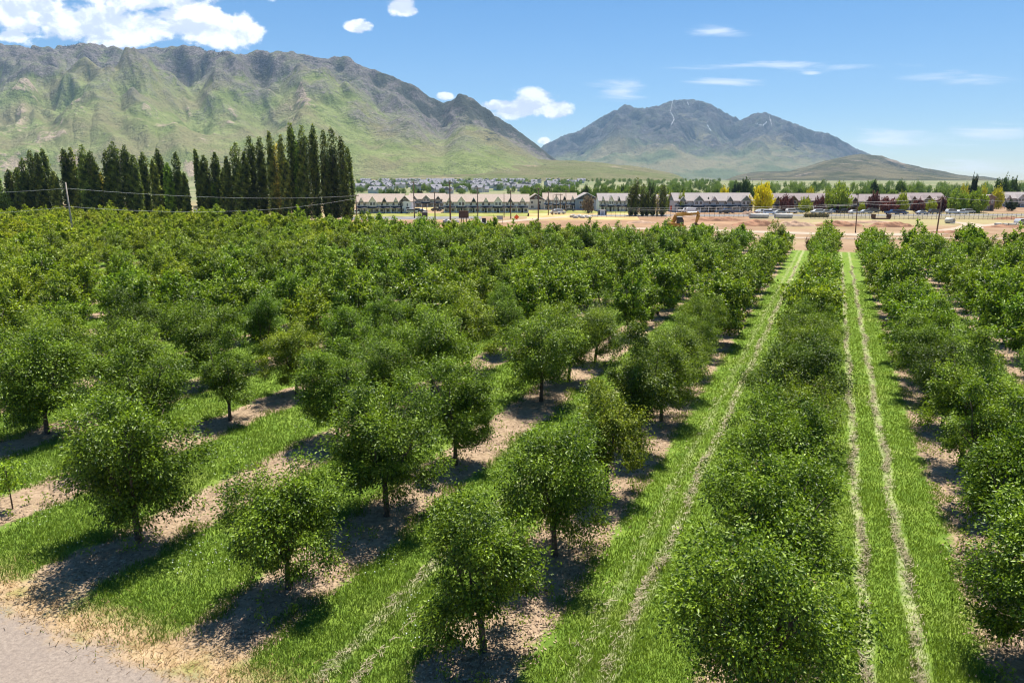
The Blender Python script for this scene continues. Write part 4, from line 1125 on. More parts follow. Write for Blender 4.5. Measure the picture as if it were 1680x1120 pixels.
MB().box(-hw - .2, hw + .2, -.2, 2.2, h + .002, h + .15).obj('roof', M['roof_grey'], e); MB().box(-.4, .4, -.05, 0, 0, h * .8).obj('door', M['wall_grey'], e)
x, Y = gp(1064, 351); e = empty('wooden_cart', (x, Y, 0)); tag(e, 'brown wooden trailer box between the street poplars', 'trailer')
hw = 5.5 / FPX * Y
MB().box(-hw, hw, 0, 1.6, .6, 1.9).obj('box', M['wood'], e)
for s in (-1, 1): MB().tube([(s * hw * .5, -.1, .35), (s * hw * .5, 1.7, .35)], .35, 12).obj('wheel', M['tyre'], e)

def hedge():
    rng = np.random.default_rng(77); (xa, y), (xb, _) = gp(1319, 356.5), gp(1359, 356.5)
    P = np.stack([rng.uniform(xa, xb, 2600), y + rng.normal(0, .5, 2600), np.abs(rng.normal(.6, .38, 2600))], -1); O = rng.normal(0, .6, (2600, 3))
    ln = rng.uniform(.18, .4, 2600); V, F = leaf_arrays(P, O, ln, ln * .5, rng)
    o = link('hedge', np_mesh('hedge', V, F, M['town_leaf'], attrs={'lv': np.repeat(rng.random(2600), 4)})); o.color = (.17, .15, .06, 1)
    tag(o, 'olive brown low hedge before the parked cars', 'hedge')
hedge()
# dead brown shrubs at the far ends of the rows
for n, lab in ((-.87, 'dead brown shrub at the far end of the lane poplar-side of the middle row'), (-.33, 'tangled dead shrub at the far end of the single-straw lane'), (.33, 'dark dead stump at the far end of the straw lane')):
    x, y = row_pos(n * H + .6, 10.95 * H); rg = random.Random(n); mb = MB()
    for _ in range(46):
        a = rg.uniform(0, 6.28); q = rg.uniform(.2, .9); h = rg.uniform(.8, 2.3)
        mb.tube([(0, 0, 0), (math.cos(a)*q*.5, math.sin(a)*q*.4, h*.6), (math.cos(a)*q, math.sin(a)*q*.8, h)], [.07, .04, .015], 5)
    o = mb.obj('dead_shrub', M['dead']); o.location = (x, y, 0); tag(o, lab, 'shrub')

# ------------------------------------------------------------------ vehicles
def car_proto(kind):
    e = empty('parked_car', (0, 0, 0))
    if kind == 'car':
        L, Hc = 4.5, 1.45
        body = [(-2.25, .35), (2.25, .35), (2.25, .75), (1.9, .88), (1.05, .95), (.45, 1.40), (-1.05, 1.45), (-1.75, 1.0), (-2.2, .95), (-2.25, .7)]
        win = [(.92, .97), (.40, 1.34), (-1.0, 1.38), (-1.55, 1.02)]
    elif kind == 'suv':
        body = [(-2.35, .42), (2.35, .42), (2.35, .95), (1.35, 1.10), (.8, 1.72), (-2.0, 1.78), (-2.3, 1.1), (-2.35, .8)]
        win = [(1.2, 1.13), (.72, 1.62), (-1.9, 1.67), (-2.12, 1.15)]
    elif kind == 'van':
        body = [(-2.6, .4), (2.6, .4), (2.6, 1.1), (2.1, 1.35), (1.5, 2.15), (1.0, 2.35), (-2.3, 2.35), (-2.6, 2.0)]
        win = [(1.98, 1.4), (1.45, 2.08), (.9, 2.15), (.5, 1.4)]
    else:
        body = [(-2.8, .5), (2.8, .5), (2.8, 1.05), (1.5, 1.15), (1.0, 1.82), (-.5, 1.85), (-.75, 1.15), (-2.8, 1.15)]
        win = [(1.36, 1.18), (.92, 1.72), (-.42, 1.75), (-.6, 1.18)]
    MB().prism(body, 'y', -.9, .9).obj('body', M['car'], e)
    MB().prism(win, 'y', -.915, -.901).prism(win, 'y', .901, .915).obj('window', M['glass'], e)
    w = abs(body[0][0]) * .62
    for sx in (-1, 1):
        for sy in (-1, 1):
            t = MB().tube([(sx * w, sy * .92, .34), (sx * w, sy * .70, .34)], .34, 14).obj('wheel', M['tyre'], e, False)
            MB().tube([(sx * w, sy * .935, .34), (sx * w, sy * .921, .34)], .2, 10).obj('rim', M['rim'], t)
        MB().box(sx * abs(body[0][0]) - .03, sx * abs(body[0][0]) + .03, -.8, -.5, .66, .8).box(sx * abs(body[0][0]) - .03, sx * abs(body[0][0]) + .03, .5, .8, .66, .8).obj('lamp', M['trim'] if sx > 0 else M['red'], e)
    return e
PROTO = {k: car_proto(k) for k in ('car', 'suv', 'van', 'pickup')}; USED = set()
WHT, SIL, BLK, BLU, DGR, RED = (.9, .9, .9), (.5, .52, .54), (.03, .03, .035), (.06, .12, .25), (.12, .13, .14), (.55, .03, .03)
CARS = [('pickup', 684, 349.5, BLK, 0, 'black pickup truck parked behind the white gable end'), ('suv', 676, 350.5, SIL, .2, 'silver car beside the black pickup truck'), ('car', 692, 348.5, WHT, 0, 'white car ahead of the black pickup truck'),
        ('car', 716, 346.5, BLK, 0, 'black car before the sage townhouses'), ('suv', 724, 346, DGR, 3.1, 'dark grey car next to the black one by sage townhouses'),
        ('car', 911, 351.5, WHT, 0, 'white car parked under the slim street poles'), ('suv', 918, 351, WHT, .1, 'tall white car beneath the dark pole'), ('car', 935, 347, DGR, 0, 'dark car close to the blue gable house wall'),
        ('van', 1110, 347, RED, .1, 'big red van parked before the grey townhouses'), ('pickup', 1124, 349, WHT, 0, 'white flat pickup ahead of the red van'), ('suv', 1196, 350, BLU, 0, 'blue car parked by the grey townhouse porch'), ('car', 1188, 350.5, BLK, 3.1, 'black car beside the blue one'),
        ('van', 1137, 351, WHT, 0, 'white box van beyond the digger arm'),
        ('suv', 1253, 351, WHT, .3, 'white car under the yellow tree'), ('car', 1247, 350.5, SIL, .2, 'silver car under the yellow tree'), ('suv', 1262, 352, WHT, -.3, 'white car just past the yellow tree'), ('suv', 1271, 349.5, WHT, .2, 'bright white car before the brown porch'), ('car', 1280, 351, SIL, 0, 'silver car by the first plum tree'), ('suv', 1299, 350, WHT, .1, 'white car before the second pale pipe'),
        ('car', 1309, 349.5, (.3, .45, .5), 0, 'teal car near the lime shrub tree'), ('suv', 1340, 351, WHT, 3.1, 'white car behind the olive hedge'), ('van', 1345, 347.5, WHT, 0, 'white van next to the olive hedge'), ('car', 1356, 350.5, SIL, 0, 'silver car at the end of the olive hedge'), ('car', 1368, 349, WHT, 0, 'white car under the wide plum tree'), ('pickup', 1384, 350, BLK, 0, 'black pickup under the wide plum tree'),
        ('car', 1402, 351, WHT, 0, 'white low car beside the thin lamp pole'), ('car', 1421, 350.5, SIL, 0, 'silver car beyond the thin lamp pole'), ('suv', 1433, 349, DGR, 0, 'grey car below the tall plum tree'), ('pickup', 1464, 352, BLU, 0, 'blue pickup below the reddish plum tree'), ('suv', 1478, 352, BLU, 0, 'dark blue car next to the blue pickup'),
        ('car', 1513, 352, SIL, 0, 'silver car before the last brown block'), ('suv', 1534, 351, DGR, 0, 'dark car before the last plum tree'), ('suv', 1562, 351, WHT, 0, 'white car under the first wide green tree'), ('car', 1577, 351, WHT, 0, 'low white car between the wide green trees'), ('suv', 1588, 350, SIL, .1, 'silver car beneath the second wide green tree'), ('car', 1592, 348, WHT, 0, 'white car near the trunk of the second green tree'),
        ('suv', 1677, 369, WHT, .3, 'white car standing on the far dirt track'), ('suv', 582, 352, WHT, 1.4, 'white car beside the dark pole and last poplar')]
for kind, u, v, col, rz, lab in CARS:
    e = PROTO[kind]
    if kind in USED: e = copy_tree(e)
    USED.add(kind); x, Y = gp(u, v); e.location = (x, Y, .04); e.rotation_euler = (0, 0, rz); e.scale = (.88, .88, .88)
    tag(e, lab, {'car': 'car', 'suv': 'car', 'van': 'van', 'pickup': 'pickup'}[kind], 'vehicles parked along the street')
    for c in e.children:
        if c.name.startswith('body'): c.color = (*col, 1)
#--END-PART-3--

# ------------------------------------------------------------------ mountains
def vnoise(x, y, seed):
    xi, yi = np.floor(x).astype(np.int64), np.floor(y).astype(np.int64)
    fx, fy = x - xi, y - yi
    fx = fx * fx * fx * (fx * (fx * 6 - 15) + 10); fy = fy * fy * fy * (fy * (fy * 6 - 15) + 10)
    def h(a, b):
        n = (a * 374761393 + b * 668265263 + seed * 1442695041) & 0x7fffffff
        n = ((n ^ (n >> 13)) * 1274126177) & 0x7fffffff
        return ((n ^ (n >> 16)) & 0xffff) / 65535.0
    return (h(xi, yi) * (1 - fx) + h(xi + 1, yi) * fx) * (1 - fy) + (h(xi, yi + 1) * (1 - fx) + h(xi + 1, yi + 1) * fx) * fy

def fbm(x, y, seed, octv=5, gain=.5, ridged=False):
    v, a, t = 0, 1, 0
    for i in range(octv):
        n = vnoise(x * 2 ** i + 17.3 * i, y * 2 ** i + 5.1 * i, seed + i)
        if ridged: n = 1 - np.abs(2 * n - 1)
        v = v + a * n; t += a; a *= gain
    return v / t

def gauss(a, s, axis):
    r = int(3 * s) + 1
    k = np.exp(-.5 * (np.arange(-r, r + 1) / s) ** 2); k /= k.sum()
    pad = [(0, 0)] * a.ndim; pad[axis] = (r, r)
    b = np.pad(a, pad, mode='edge')
    return np.apply_along_axis(lambda m: np.convolve(m, k, 'valid'), axis, b)

def erode(z, U, dx, dy, iters, kf, m=.45, diff=.08):
    """stream-power erosion on a grid: carves branching valleys between spurs"""
    ny, nx = z.shape
    off = [(-1,-1),(-1,0),(-1,1),(0,-1),(0,1),(1,-1),(1,0),(1,1)]
    dist = [math.hypot(a * dy, b * dx) for a, b in off]
    idx = np.arange(ny * nx).reshape(ny, nx)
    fixed = np.zeros((ny, nx), bool); fixed[0] = True; fixed[-1] = True
    for it in range(iters):
        best = np.zeros((ny, nx)); rec = idx.copy(); rd = np.ones((ny, nx))
        zp = np.pad(z, 1, mode='edge'); ip = np.pad(idx, 1, mode='edge')
        for (a, b), d in zip(off, dist):
            zn = zp[1 + a:1 + a + ny, 1 + b:1 + b + nx]; sl = (z - zn) / d
            u = sl > best
            best[u] = sl[u]; rec[u] = ip[1 + a:1 + a + ny, 1 + b:1 + b + nx][u]; rd[u] = d
        lo = np.min([zp[1 + a:1 + a + ny, 1 + b:1 + b + nx] for a, b in off], axis=0)
        pit = (best <= 0) & ~fixed
        z = np.where(pit, lo + .02, z)
        rec[fixed] = idx[fixed]
        order = np.argsort(z, axis=None, kind='stable').tolist()
        rl = rec.ravel().tolist(); A = [dx * dy] * (ny * nx)
        for i in reversed(order):
            r = rl[i]
            if r != i: A[r] += A[i]
        f = (kf * np.array(A) ** m / rd.ravel()).tolist()
        zl = (z + U).ravel().tolist()
        z0 = z.ravel().tolist(); fx = fixed.ravel().tolist()
        for i in order:
            if fx[i]: zl[i] = z0[i]; continue
            r = rl[i]
            if r != i: zl[i] = (zl[i] + f[i] * zl[r]) / (1 + f[i])
        z = np.array(zl).reshape(ny, nx)
        zz = np.pad(z, 1, mode='edge')
        z = z + diff * (zz[:-2, 1:-1] + zz[2:, 1:-1] + zz[1:-1, :-2] + zz[1:-1, 2:] - 4 * z)
        z[0] = 0; z[-1] = 0
    return z, np.array(A).reshape(ny, nx)

def upsample(a, k):
    ny, nx = a.shape
    def up1(b, n):
        x = np.linspace(0, n - 1, (n - 1) * k + 1)
        i = np.clip(np.floor(x).astype(int), 0, n - 2); f = x - i
        p = lambda j: b[np.clip(j, 0, n - 1)]
        f = f.reshape(-1, *([1] * (b.ndim - 1)))
        a0, a1, a2, a3 = p(i - 1), p(i), p(i + 1), p(i + 2)
        return .5 * (2*a1 + (a2 - a0)*f + (2*a0 - 5*a1 + 4*a2 - a3)*f*f + (3*a1 - a0 - 3*a2 + a3)*f**3)
    return up1(up1(a, ny).T, nx).T

def range_mesh(name, sky, y0, yr, y1, nx, ny, seed, mtl, masks, iters=34, kf=.9, rough=14, fine=.012, smooth_fit=3.0, foot=1.0, up=3, kdiff=.025, upl=1.1, soft=.1, spur=0.0):
    """a mountain range whose crest stands at bearing and height given by sky = [(u, v)...]"""
    ts = [ray(u, v) for u, v in sky]
    T = np.linspace(ts[0][0], ts[-1][0], nx)
    E = np.interp(T, [a for a, b in ts], [b for a, b in ts])
    Yj = np.linspace(y0, y1, ny)
    dx = (T[1] - T[0]) * yr; dy = Yj[1] - Yj[0]
    jr = (yr - y0) / (y1 - y0)
    q = np.linspace(0, 1, ny)
    prof = np.where(q < jr, q / jr, (1 - q) / (1 - jr))
    hT = np.maximum(E * yr + H, 5)
    U = (prof ** upl)[:, None] * (hT / hT.max())[None, :] ** 1.0
    g = np.random.default_rng(seed)
    XX, YY = np.meshgrid(np.arange(nx) * dx, np.arange(ny) * dy)
    wn = fbm(XX / (dx * 26), YY / (dx * 26), seed, 4)
    hm = hT.max()
    z = g.random((ny, nx)) * .006 * hm + .1 * hm * wn * prof[:, None] + .2 * prof[:, None] * hT
    z, A = erode(z, U * (.55 + .9 * wn) * hT.max() * .05, dx, dy, iters, kf * .02, diff=kdiff)
    z *= hT.max() / max(z.max(), 1)
    z = (1 - soft) * z + soft * gauss(gauss(z, 9, 0), 9, 1)
    z = z * np.clip(np.minimum(q, 1 - q) / .07, 0, 1)[:, None]
    # finer grid
    Z = np.maximum(upsample(z, up), 0); n2y, n2x = Z.shape
    fl = upsample(np.log(A), up)
    T2 = np.linspace(T[0], T[-1], n2x); Y2 = np.linspace(y0, y1, n2y)
    E2 = np.interp(T2, [a for a, b in ts], [b for a, b in ts])
    X2 = T2[None, :] * Y2[:, None]; YY2 = np.repeat(Y2[:, None], n2x, 1)
    hn = np.clip(Z / (Z.max() + 1e-6), 0, 1)
    det = fbm(X2 / 190, YY2 / 190, seed + 40, 6, .55, True) - .55
    Xr = X2 + .55 * YY2
    sp = fbm(Xr / 430, YY2 / 1500, seed + 60, 5, .45, True) - .55
    Z = Z + (det * rough * 7 + sp * spur * 7 * np.clip((1.02 - hn) * 1.7, .05, 1)) * np.clip(hn * 2.2, 0, 1)
    Z = (np.maximum(Z, 0) / Z.max()) ** foot * Z.max()
    base = rise(YY2) * 0 + rise(np.array(y0)) - 3
    sc = np.min(np.where(Z > .12 * Z.max(0)[None, :], (E2[None, :] * Y2[:, None] + H - base) / np.maximum(Z, 1e-3), 1e9), axis=0)
    rough_fit = gauss(sc[None], smooth_fit * up, 1)[0]
    Z = Z * rough_fit[None, :] + base
    # curvature: which points lie on spurs, which in gullies
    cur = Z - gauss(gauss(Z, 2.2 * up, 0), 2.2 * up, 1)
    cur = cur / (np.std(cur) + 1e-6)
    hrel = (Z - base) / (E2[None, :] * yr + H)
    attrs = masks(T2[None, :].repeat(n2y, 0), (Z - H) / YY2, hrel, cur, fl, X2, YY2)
    V = np.stack([X2, YY2, Z], -1).reshape(-1, 3)
    i = np.arange(n2x * n2y).reshape(n2y, n2x)
    F = np.stack([i[:-1, :-1], i[:-1, 1:], i[1:, 1:], i[1:, :-1]], -1).reshape(-1, 4)
    me = np_mesh(name, V, F, mtl, True, attrs={k: v.ravel() for k, v in attrs.items()})
    o = link(name, me); tag(o, kind='structure')
    return T2, Y2, Z

def mountain_mat(name, g0, g1, rock0, rock1, bare, dark, nsc, tanc=(.27, .225, .13)):
    m, N, out = new_mat(name)
    P = N.n('ShaderNodeNewGeometry').outputs['Position']
    n1 = N.noise(P, nsc, 8, .66); n2 = N.noise(P, nsc * 5, 6, .7); n3 = N.noise(P, nsc * .35, 4, .6)
    green = N.mix(N.smooth(n1, .3, .7), g0, g1)
    green = N.mix(N.smooth(n2, .55, .75), green, dark)
    rk = N.mix(N.smooth(n2, .32, .68), rock0, rock1)
    rk = N.mix(N.math('MULTIPLY', N.smooth(n1, .45, .62), .45), rk, g0)
    jit = N.math('ADD', N.math('MULTIPLY', N.math('SUBTRACT', n1, .5), 1.3), N.math('MULTIPLY', N.math('SUBTRACT', n2, .5), .9))
    shrub = N.noise(P, nsc * 9, 4, .7)
    green = N.mix(N.math('MULTIPLY', N.smooth(n3, .42, .64), .7), green, tanc)
    green = N.mix(N.math('MULTIPLY', N.smooth(shrub, .56, .68), .7), green, dark)
    c = N.mix(N.smooth(N.math('ADD', N.attr('rock'), N.math('MULTIPLY', jit, 1.2)), .2, .85), green, rk)
    crag = N.noise(P, nsc * 14, 5, .75)
    c = N.mix(N.math('MULTIPLY', N.smooth(N.math('ADD', crag, N.math('MULTIPLY', N.attr('rock'), .10)), .56, .68), .8), c, dark)
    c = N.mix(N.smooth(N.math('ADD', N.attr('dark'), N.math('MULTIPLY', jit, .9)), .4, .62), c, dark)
    c = N.mix(N.math('MULTIPLY', N.smooth(N.math('ADD', N.attr('bare'), N.math('MULTIPLY', jit, 1.0)), .36, .58), .8), c, bare)
    c = N.mix(N.smooth(N.math('ADD', N.attr('snow'), N.math('MULTIPLY', jit, .35)), .42, .55), c, (.48, .49, .51))
    b = N.n('ShaderNodeBsdfPrincipled'); N.set(b.inputs['Base Color'], c); N.set(b.inputs['Roughness'], 1); N.set(b.inputs['Specular IOR Level'], 0)
    bp = N.n('ShaderNodeBump'); N.set(bp.inputs['Strength'], 1.0); N.set(bp.inputs['Distance'], 26)
    N.set(bp.inputs['Height'], N.math('ADD', N.math('ADD', n1, N.math('MULTIPLY', n2, .7)), N.math('MULTIPLY', shrub, .3))); N.set(b.inputs['Normal'], bp)
    N.set(out.inputs[0], b)
    return m

def bump_at(T, E, u, v, ru, rv):
    t, e = ray(u, v); k = 1 / FPX
    return np.clip(1.15 - np.hypot((T - t) / (ru * k), (E - e) / (rv * k)), 0, 1)

MM_L = mountain_mat('grassy_mountain', (.19, .235, .072), (.31, .345, .13), (.145, .125, .122), (.31, .265, .245), (.49, .37, .28), (.075, .08, .06), .010)
MM_R = mountain_mat('rocky_mountain', (.105, .13, .062), (.16, .18, .09), (.055, .053, .058), (.165, .148, .140), (.36, .29, .23), (.036, .042, .036), .006)
MM_F = mountain_mat('sage_foothill', (.165, .18, .065), (.235, .245, .105), (.20, .17, .12), (.28, .24, .17), (.42, .33, .22), (.07, .09, .04), .012)
MM_D = mountain_mat('scrub_foothill', (.075, .085, .045), (.135, .13, .075), (.10, .085, .07), (.185, .155, .12), (.36, .29, .22), (.05, .058, .038), .012)

def masks_left(T, E, h, cur, fl, X, Y):
    right = np.clip((T - ray(480, 100)[0]) / .18, 0, 1)
    n = fbm(X / 420, Y / 420, 77, 4)
    n = .5 * n + .5 * fbm((X + .55 * Y) / 200, Y / 900, 71, 5, .6)
    rock = np.clip((h - .24 + .10 * right + 1.1 * (n - .5)) * 1.5 + .12 * np.clip(cur, -1, 1), 0, 1)
    bare = np.clip(.16 * cur + .8 * (fbm((X + .55 * Y) / 130, Y / 620, 88, 5, .6) - .42) * 2.6, 0, 1) * np.clip(1.5 - np.abs(h - .36) * 3.2, 0, 1) * .62
    bare = bare * np.clip(1.2 - 1.4 * right, .1, 1)
    for (u, v, a, b) in ((28, 268, 44, 24), (318, 278, 26, 26), (615, 262, 0, 0), (640, 255, 40, 12), (660, 292, 120, 7), (200, 255, 40, 16), (110, 262, 40, 14), (385, 195, 36, 16), (265, 205, 24, 34), (480, 200, 40, 10), (620, 185, 36, 12)):
        if a: bare = np.maximum(bare, bump_at(T, E, u, v, a, b) * (.62 if v > 260 and u < 400 else .26) + .6 * bare)
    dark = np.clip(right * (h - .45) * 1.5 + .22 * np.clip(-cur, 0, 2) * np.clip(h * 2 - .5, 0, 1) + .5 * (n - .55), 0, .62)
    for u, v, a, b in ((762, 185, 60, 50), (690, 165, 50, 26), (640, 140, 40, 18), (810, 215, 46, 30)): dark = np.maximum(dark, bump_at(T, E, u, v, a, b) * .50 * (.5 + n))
    return dict(rock=rock, bare=bare, dark=dark, snow=np.zeros_like(h))

def masks_far(T, E, h, cur, fl, X, Y):
    n = fbm(X / 900, Y / 900, 55, 4)
    rock = np.clip((h - .24 + .6 * (n - .5)) * 2.2 + .15 * np.clip(cur, -1, 1), 0, 1)
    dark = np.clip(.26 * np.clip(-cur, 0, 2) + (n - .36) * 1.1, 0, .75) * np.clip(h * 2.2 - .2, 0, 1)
    snow = np.zeros_like(h)
    for pts in (((1104, 164), (1100, 182), (1106, 196), (1101, 205)), ((1262, 190), (1266, 206)), ((1240, 203), (1252, 206), (1258, 200)), ((1128, 168), (1131, 176)), ((1160, 205), (1166, 214))):
        for (ua, va), (ub, vb) in zip(pts, pts[1:]):
            for f in np.linspace(0, 1, 7):
                snow = np.maximum(snow, bump_at(T, E, ua + (ub - ua) * f, va + (vb - va) * f, .85, 1.7))
    return dict(rock=rock, bare=np.clip(.2 * cur * (h < .5), 0, .35), dark=dark, snow=snow)

def masks_fan(T, E, h, cur, fl, X, Y):
    n = fbm(X / 200, Y / 300, 33, 4)
    return dict(rock=np.clip(n - .45, 0, 1) * .5, bare=np.clip((n - .5) * 1.6 + .08 * cur, 0, .5), dark=np.clip((fbm(X / 60, Y / 60, 31, 3) - .6) * 2.5, 0, .6), snow=n * 0)

def masks_foot(T, E, h, cur, fl, X, Y):
    n = fbm(X / 260, Y / 260, 35, 4)
    return dict(rock=np.clip((n - .45) * 1.5 + .2 * h, 0, 1), bare=np.clip(.22 * cur + (n - .5) * 1.2, 0, .6), dark=np.clip(.25 * h + (n - .5) * 1.3 + .2 * np.clip(-cur, 0, 2), 0, .7), snow=n * 0)

SKY_L = [(-420, 110), (-250, 92), (-120, 80), (0, 72), (30, 75), (75, 78), (120, 74), (148, 70), (185, 78), (250, 79), (310, 75), (350, 84), (400, 88), (430, 84), (490, 86), (520, 95), (545, 95), (570, 93), (600, 111),
         (640, 124), (680, 140), (702, 157), (714, 164), (727, 171), (741, 163), (757, 153), (776, 162), (815, 191), (850, 214), (880, 237), (905, 257), (930, 275), (960, 290), (1000, 300)]
SKY_R = [(800, 285), (840, 280), (878, 250), (893, 238), (925, 222), (950, 215), (985, 193), (1010, 180), (1028, 171), (1045, 178), (1075, 175), (1105, 164), (1135, 163), (1165, 170), (1190, 185), (1215, 197), (1235, 187), (1255, 184),
         (1280, 194), (1310, 205), (1335, 215), (1360, 219), (1385, 232), (1405, 244), (1430, 254), (1460, 270), (1500, 285), (1560, 296), (1640, 302)]
SKY_F = [(520, 296), (600, 285), (700, 272), (790, 262), (860, 260), (905, 262), (950, 264), (1000, 269), (1050, 274), (1100, 283), (1150, 295), (1180, 302), (1210, 309)]
SKY_D = [(1110, 308), (1150, 301), (1190, 293), (1225, 284), (1250, 281), (1285, 281), (1300, 280), (1330, 271), (1360, 262), (1390, 256), (1415, 252), (1445, 256), (1480, 267), (1520, 276), (1560, 284), (1595, 290), (1610, 289), (1640, 293), (1690, 299), (1800, 304), (1950, 308)]

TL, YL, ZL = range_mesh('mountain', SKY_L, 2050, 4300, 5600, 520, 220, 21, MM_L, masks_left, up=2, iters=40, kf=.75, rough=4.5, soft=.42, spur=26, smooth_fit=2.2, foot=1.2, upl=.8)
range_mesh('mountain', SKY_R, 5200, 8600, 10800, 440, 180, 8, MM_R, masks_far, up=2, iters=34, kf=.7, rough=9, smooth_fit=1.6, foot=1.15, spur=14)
range_mesh('foothill', SKY_F, 1850, 3000, 3900, 150, 56, 5, MM_F, masks_fan, iters=14, kf=.4, rough=2.0, smooth_fit=5, foot=1.0, up=3, kdiff=.16)
range_mesh('foothill', SKY_D, 2600, 4200, 5400, 200, 90, 14, MM_D, masks_foot, iters=26, kf=.7, rough=6, smooth_fit=3, foot=1.0, soft=.05, spur=5)

# conifers on the crest of the grassy mountain
def ridge_conifers():
    mb = MB(); rg = random.Random(4)
    for (ua, ub, cnt) in ((104, 134, 26), (318, 366, 34)):
        for _ in range(cnt):
            u = rg.uniform(ua, ub); t = ray(u, 80)[0]
            i = int(np.argmin(np.abs(TL - t))); j = int(np.argmax((ZL[:, i] - H) / YL)) - rg.randrange(0, 7)
            x, y, z = TL[i] * YL[j], YL[j], ZL[j, i]; h = rg.uniform(7, 13); r = h * .22
            mb.add([(x + r*math.cos(k*1.257), y + r*math.sin(k*1.257), z - 2) for k in range(5)] + [(x, y, z + h)], [(k, (k+1) % 5, 5) for k in range(5)])
    o = mb.obj('ridge_conifers', mat('conifer_dark', (.028, .042, .02), .95, .1, .3, .1))
    tag(o, 'dark conifers along the crest of the grassy mountain', 'conifers', kind='stuff')
ridge_conifers()

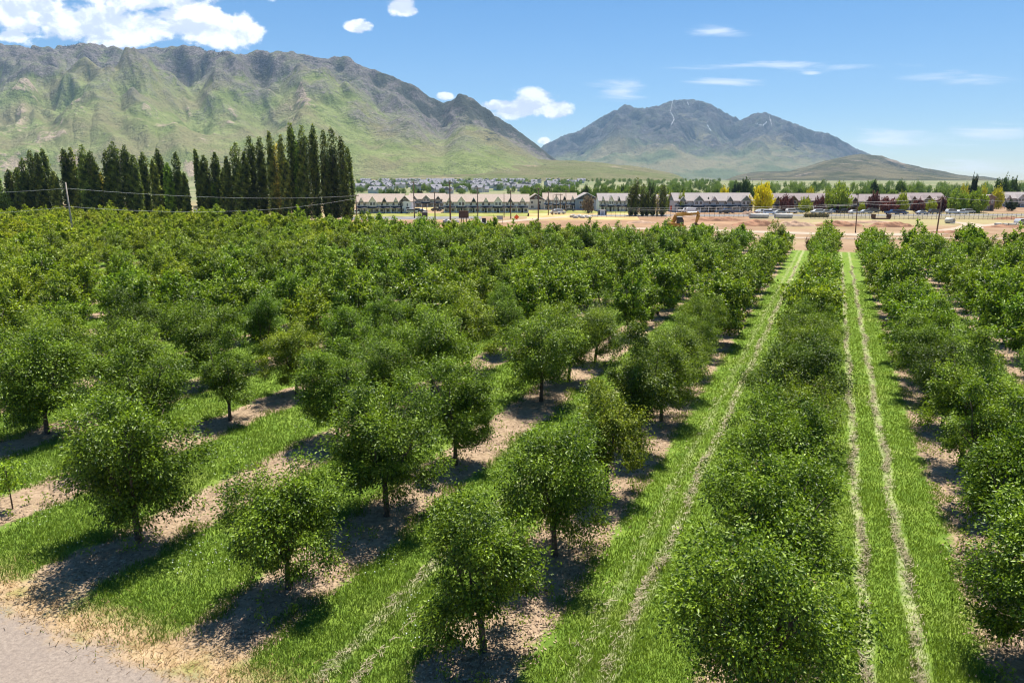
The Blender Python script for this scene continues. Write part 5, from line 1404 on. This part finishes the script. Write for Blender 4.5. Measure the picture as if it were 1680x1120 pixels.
# ------------------------------------------------------------------ sky, sun, camera
SUN_EL = math.radians(68.5); SUN_AZ = math.radians(19)
def build_world():
    w = bpy.data.worlds.new('World'); SC.world = w; w.use_nodes = True
    nt = w.node_tree; nt.nodes.clear(); N = NT(nt)
    out = nt.nodes.new('ShaderNodeOutputWorld'); bg = nt.nodes.new('ShaderNodeBackground'); nt.links.new(bg.outputs[0], out.inputs[0])
    sky = N.n('ShaderNodeTexSky'); sky.sky_type = 'NISHITA'; sky.sun_disc = False
    sky.sun_elevation = SUN_EL; sky.sun_rotation = SUN_AZ; sky.altitude = 1450; sky.air_density = 1.0; sky.dust_density = .35; sky.ozone_density = 2.2
    d = N.n('ShaderNodeTexCoord').outputs['Generated']
    xyz = N.n('ShaderNodeSeparateXYZ', ins={0: d})
    yc = N.math('MAXIMUM', xyz.outputs[1], .05)
    t = N.math('DIVIDE', xyz.outputs[0], yc); e = N.math('DIVIDE', xyz.outputs[2], yc)
    p = N.n('ShaderNodeCombineXYZ', ins={0: t, 1: e, 2: 0.0}).outputs[0]
    def blobs(lst):
        acc = None
        for u, v, ru, rv in lst:
            a, b = ray(u, v)
            q = N.vmath('MULTIPLY', N.vmath('SUBTRACT', p, (a, b, 0)), (FPX / ru, FPX / rv, 0))
            f = N.math('SUBTRACT', 1.0, N.vmath('LENGTH', q))
            acc = f if acc is None else N.math('MAXIMUM', acc, f)
        return acc
    sh = N.vmath('ADD', p, (.006, .016, 0))
    def puff(vec): return N.noise(N.vmath('MULTIPLY', vec, (1, 1.5, 1)), 16, 9, .58, .25)
    def fine(vec): return N.noise(N.vmath('MULTIPLY', vec, (1, 1.3, 1)), 60, 6, .6, .2)
    n1, n2 = puff(p), puff(sh); n3 = fine(p)
    big = blobs([(40, 20, 95, 55), (120, 38, 110, 48), (190, 50, 80, 30), (20, 60, 40, 14), (250, 45, 75, 34), (310, 30, 95, 48), (370, 45, 75, 36), (405, 52, 45, 24), (280, -10, 170, 40), (340, 55, 70, 20), (120, -40, 260, 60),
                 (587, 44, 28, 13), (662, 10, 30, 20), (672, 18, 24, 12),
                 (880, 168, 46, 32), (850, 180, 64, 20), (908, 180, 36, 20), (822, 174, 44, 13), (893, 231, 16, 9), (730, 158, 16, 8), (868, 160, 18, 16)])
    dens = N.math('ADD', big, N.math('ADD', N.math('MULTIPLY', N.math('SUBTRACT', n1, .55), 2.0), N.math('MULTIPLY', N.math('SUBTRACT', n3, .5), .5)))
    front = N.math('GREATER_THAN', xyz.outputs[1], .06)
    alpha = N.math('MULTIPLY', N.smooth(dens, .07, .38), front)
    lit = N.smooth(N.math('ADD', N.math('SUBTRACT', n1, n2), N.math('MULTIPLY', N.math('SUBTRACT', n3, .5), .15)), -.07, .09)
    thick = N.smooth(dens, .15, .85)
    ccol = N.mix(lit, (6.4, 7.0, 8.2), (11.0, 11.2, 11.5))
    ccol = N.mix(N.math('MULTIPLY', thick, .12), ccol, (11.0, 11.1, 11.3))
    skyc = N.n('ShaderNodeHueSaturation', ins={'Saturation': 1.34, 'Value': 1.0, 'Color': sky}).outputs[0]
    skyc = N.mix(1.0, skyc, (1.0, 1.0, 1.0), 'MULTIPLY')
    # thin high cirrus
    ci = N.noise(N.vmath('MULTIPLY', p, (1.0, 9.0, 1)), 7, 7, .62, .6)
    cb = blobs([(1290, 108, 240, 9), (1190, 135, 110, 8), (1330, 121, 26, 5), (1560, 130, 130, 14), (1480, 230, 130, 22), (1630, 215, 120, 18), (1610, 272, 130, 16), (1020, 148, 60, 22), (1180, 50, 60, 12)])
    ca = N.math('MULTIPLY', N.math('MULTIPLY', N.smooth(N.math('ADD', cb, N.math('MULTIPLY', N.math('SUBTRACT', ci, .5), 2.6)), .15, 1.1), .7), front)
    c = N.mix(ca, skyc, (9.6, 9.9, 10.4)); c = N.mix(alpha, c, ccol)
    nt.links.new(c, bg.inputs[0]); bg.inputs[1].default_value = .067
build_world()

sun = bpy.data.lights.new('sun', 'SUN'); sun.energy = 5.0; sun.angle = math.radians(.53); sun.color = (1, .955, .88)
so = bpy.data.objects.new('sun', sun); COL.objects.link(so)
sd = Vector((math.sin(SUN_AZ) * math.cos(SUN_EL), math.cos(SUN_AZ) * math.cos(SUN_EL), math.sin(SUN_EL)))
so.rotation_euler = sd.to_track_quat('Z', 'Y').to_euler(); so.location = (0, 0, 80)

def build_haze():
    m, N, out = new_mat('air')
    v = N.n('ShaderNodeVolumePrincipled', ins={'Color': (.46, .71, 1.0, 1), 'Density': 5.0e-5, 'Anisotropy': .0})
    nt = m.node_tree; nt.links.new(v.outputs[0], out.inputs['Volume'])
    o = MB().box(-13000, 13000, -400, 12500, -1.5, 1750).obj('haze', m)
    tag(o, 'thin blue air softening the distant mountains', 'haze', kind='stuff')
HAZE = True
if HAZE: build_haze()

cam = bpy.data.cameras.new('camera'); cam.sensor_width = 36; cam.lens = 36 * FPX / 1680; cam.clip_end = 40000; cam.clip_start = .5
co = bpy.data.objects.new('camera', cam); COL.objects.link(co)
co.location = (0, 0, H); co.rotation_euler = (PI / 2 - PITCH, 0, 0)
SC.camera = co
SC.view_settings.view_transform = 'Standard'; SC.view_settings.look = 'None'; SC.view_settings.exposure = .98; SC.view_settings.gamma = 1
SC.cycles.filter_width = 1.15; SC.cycles.max_bounces = 8; SC.cycles.diffuse_bounces = 2; SC.cycles.transmission_bounces = 3; SC.cycles.volume_bounces = 0
SC.cycles.caustics_reflective = False; SC.cycles.caustics_refractive = False
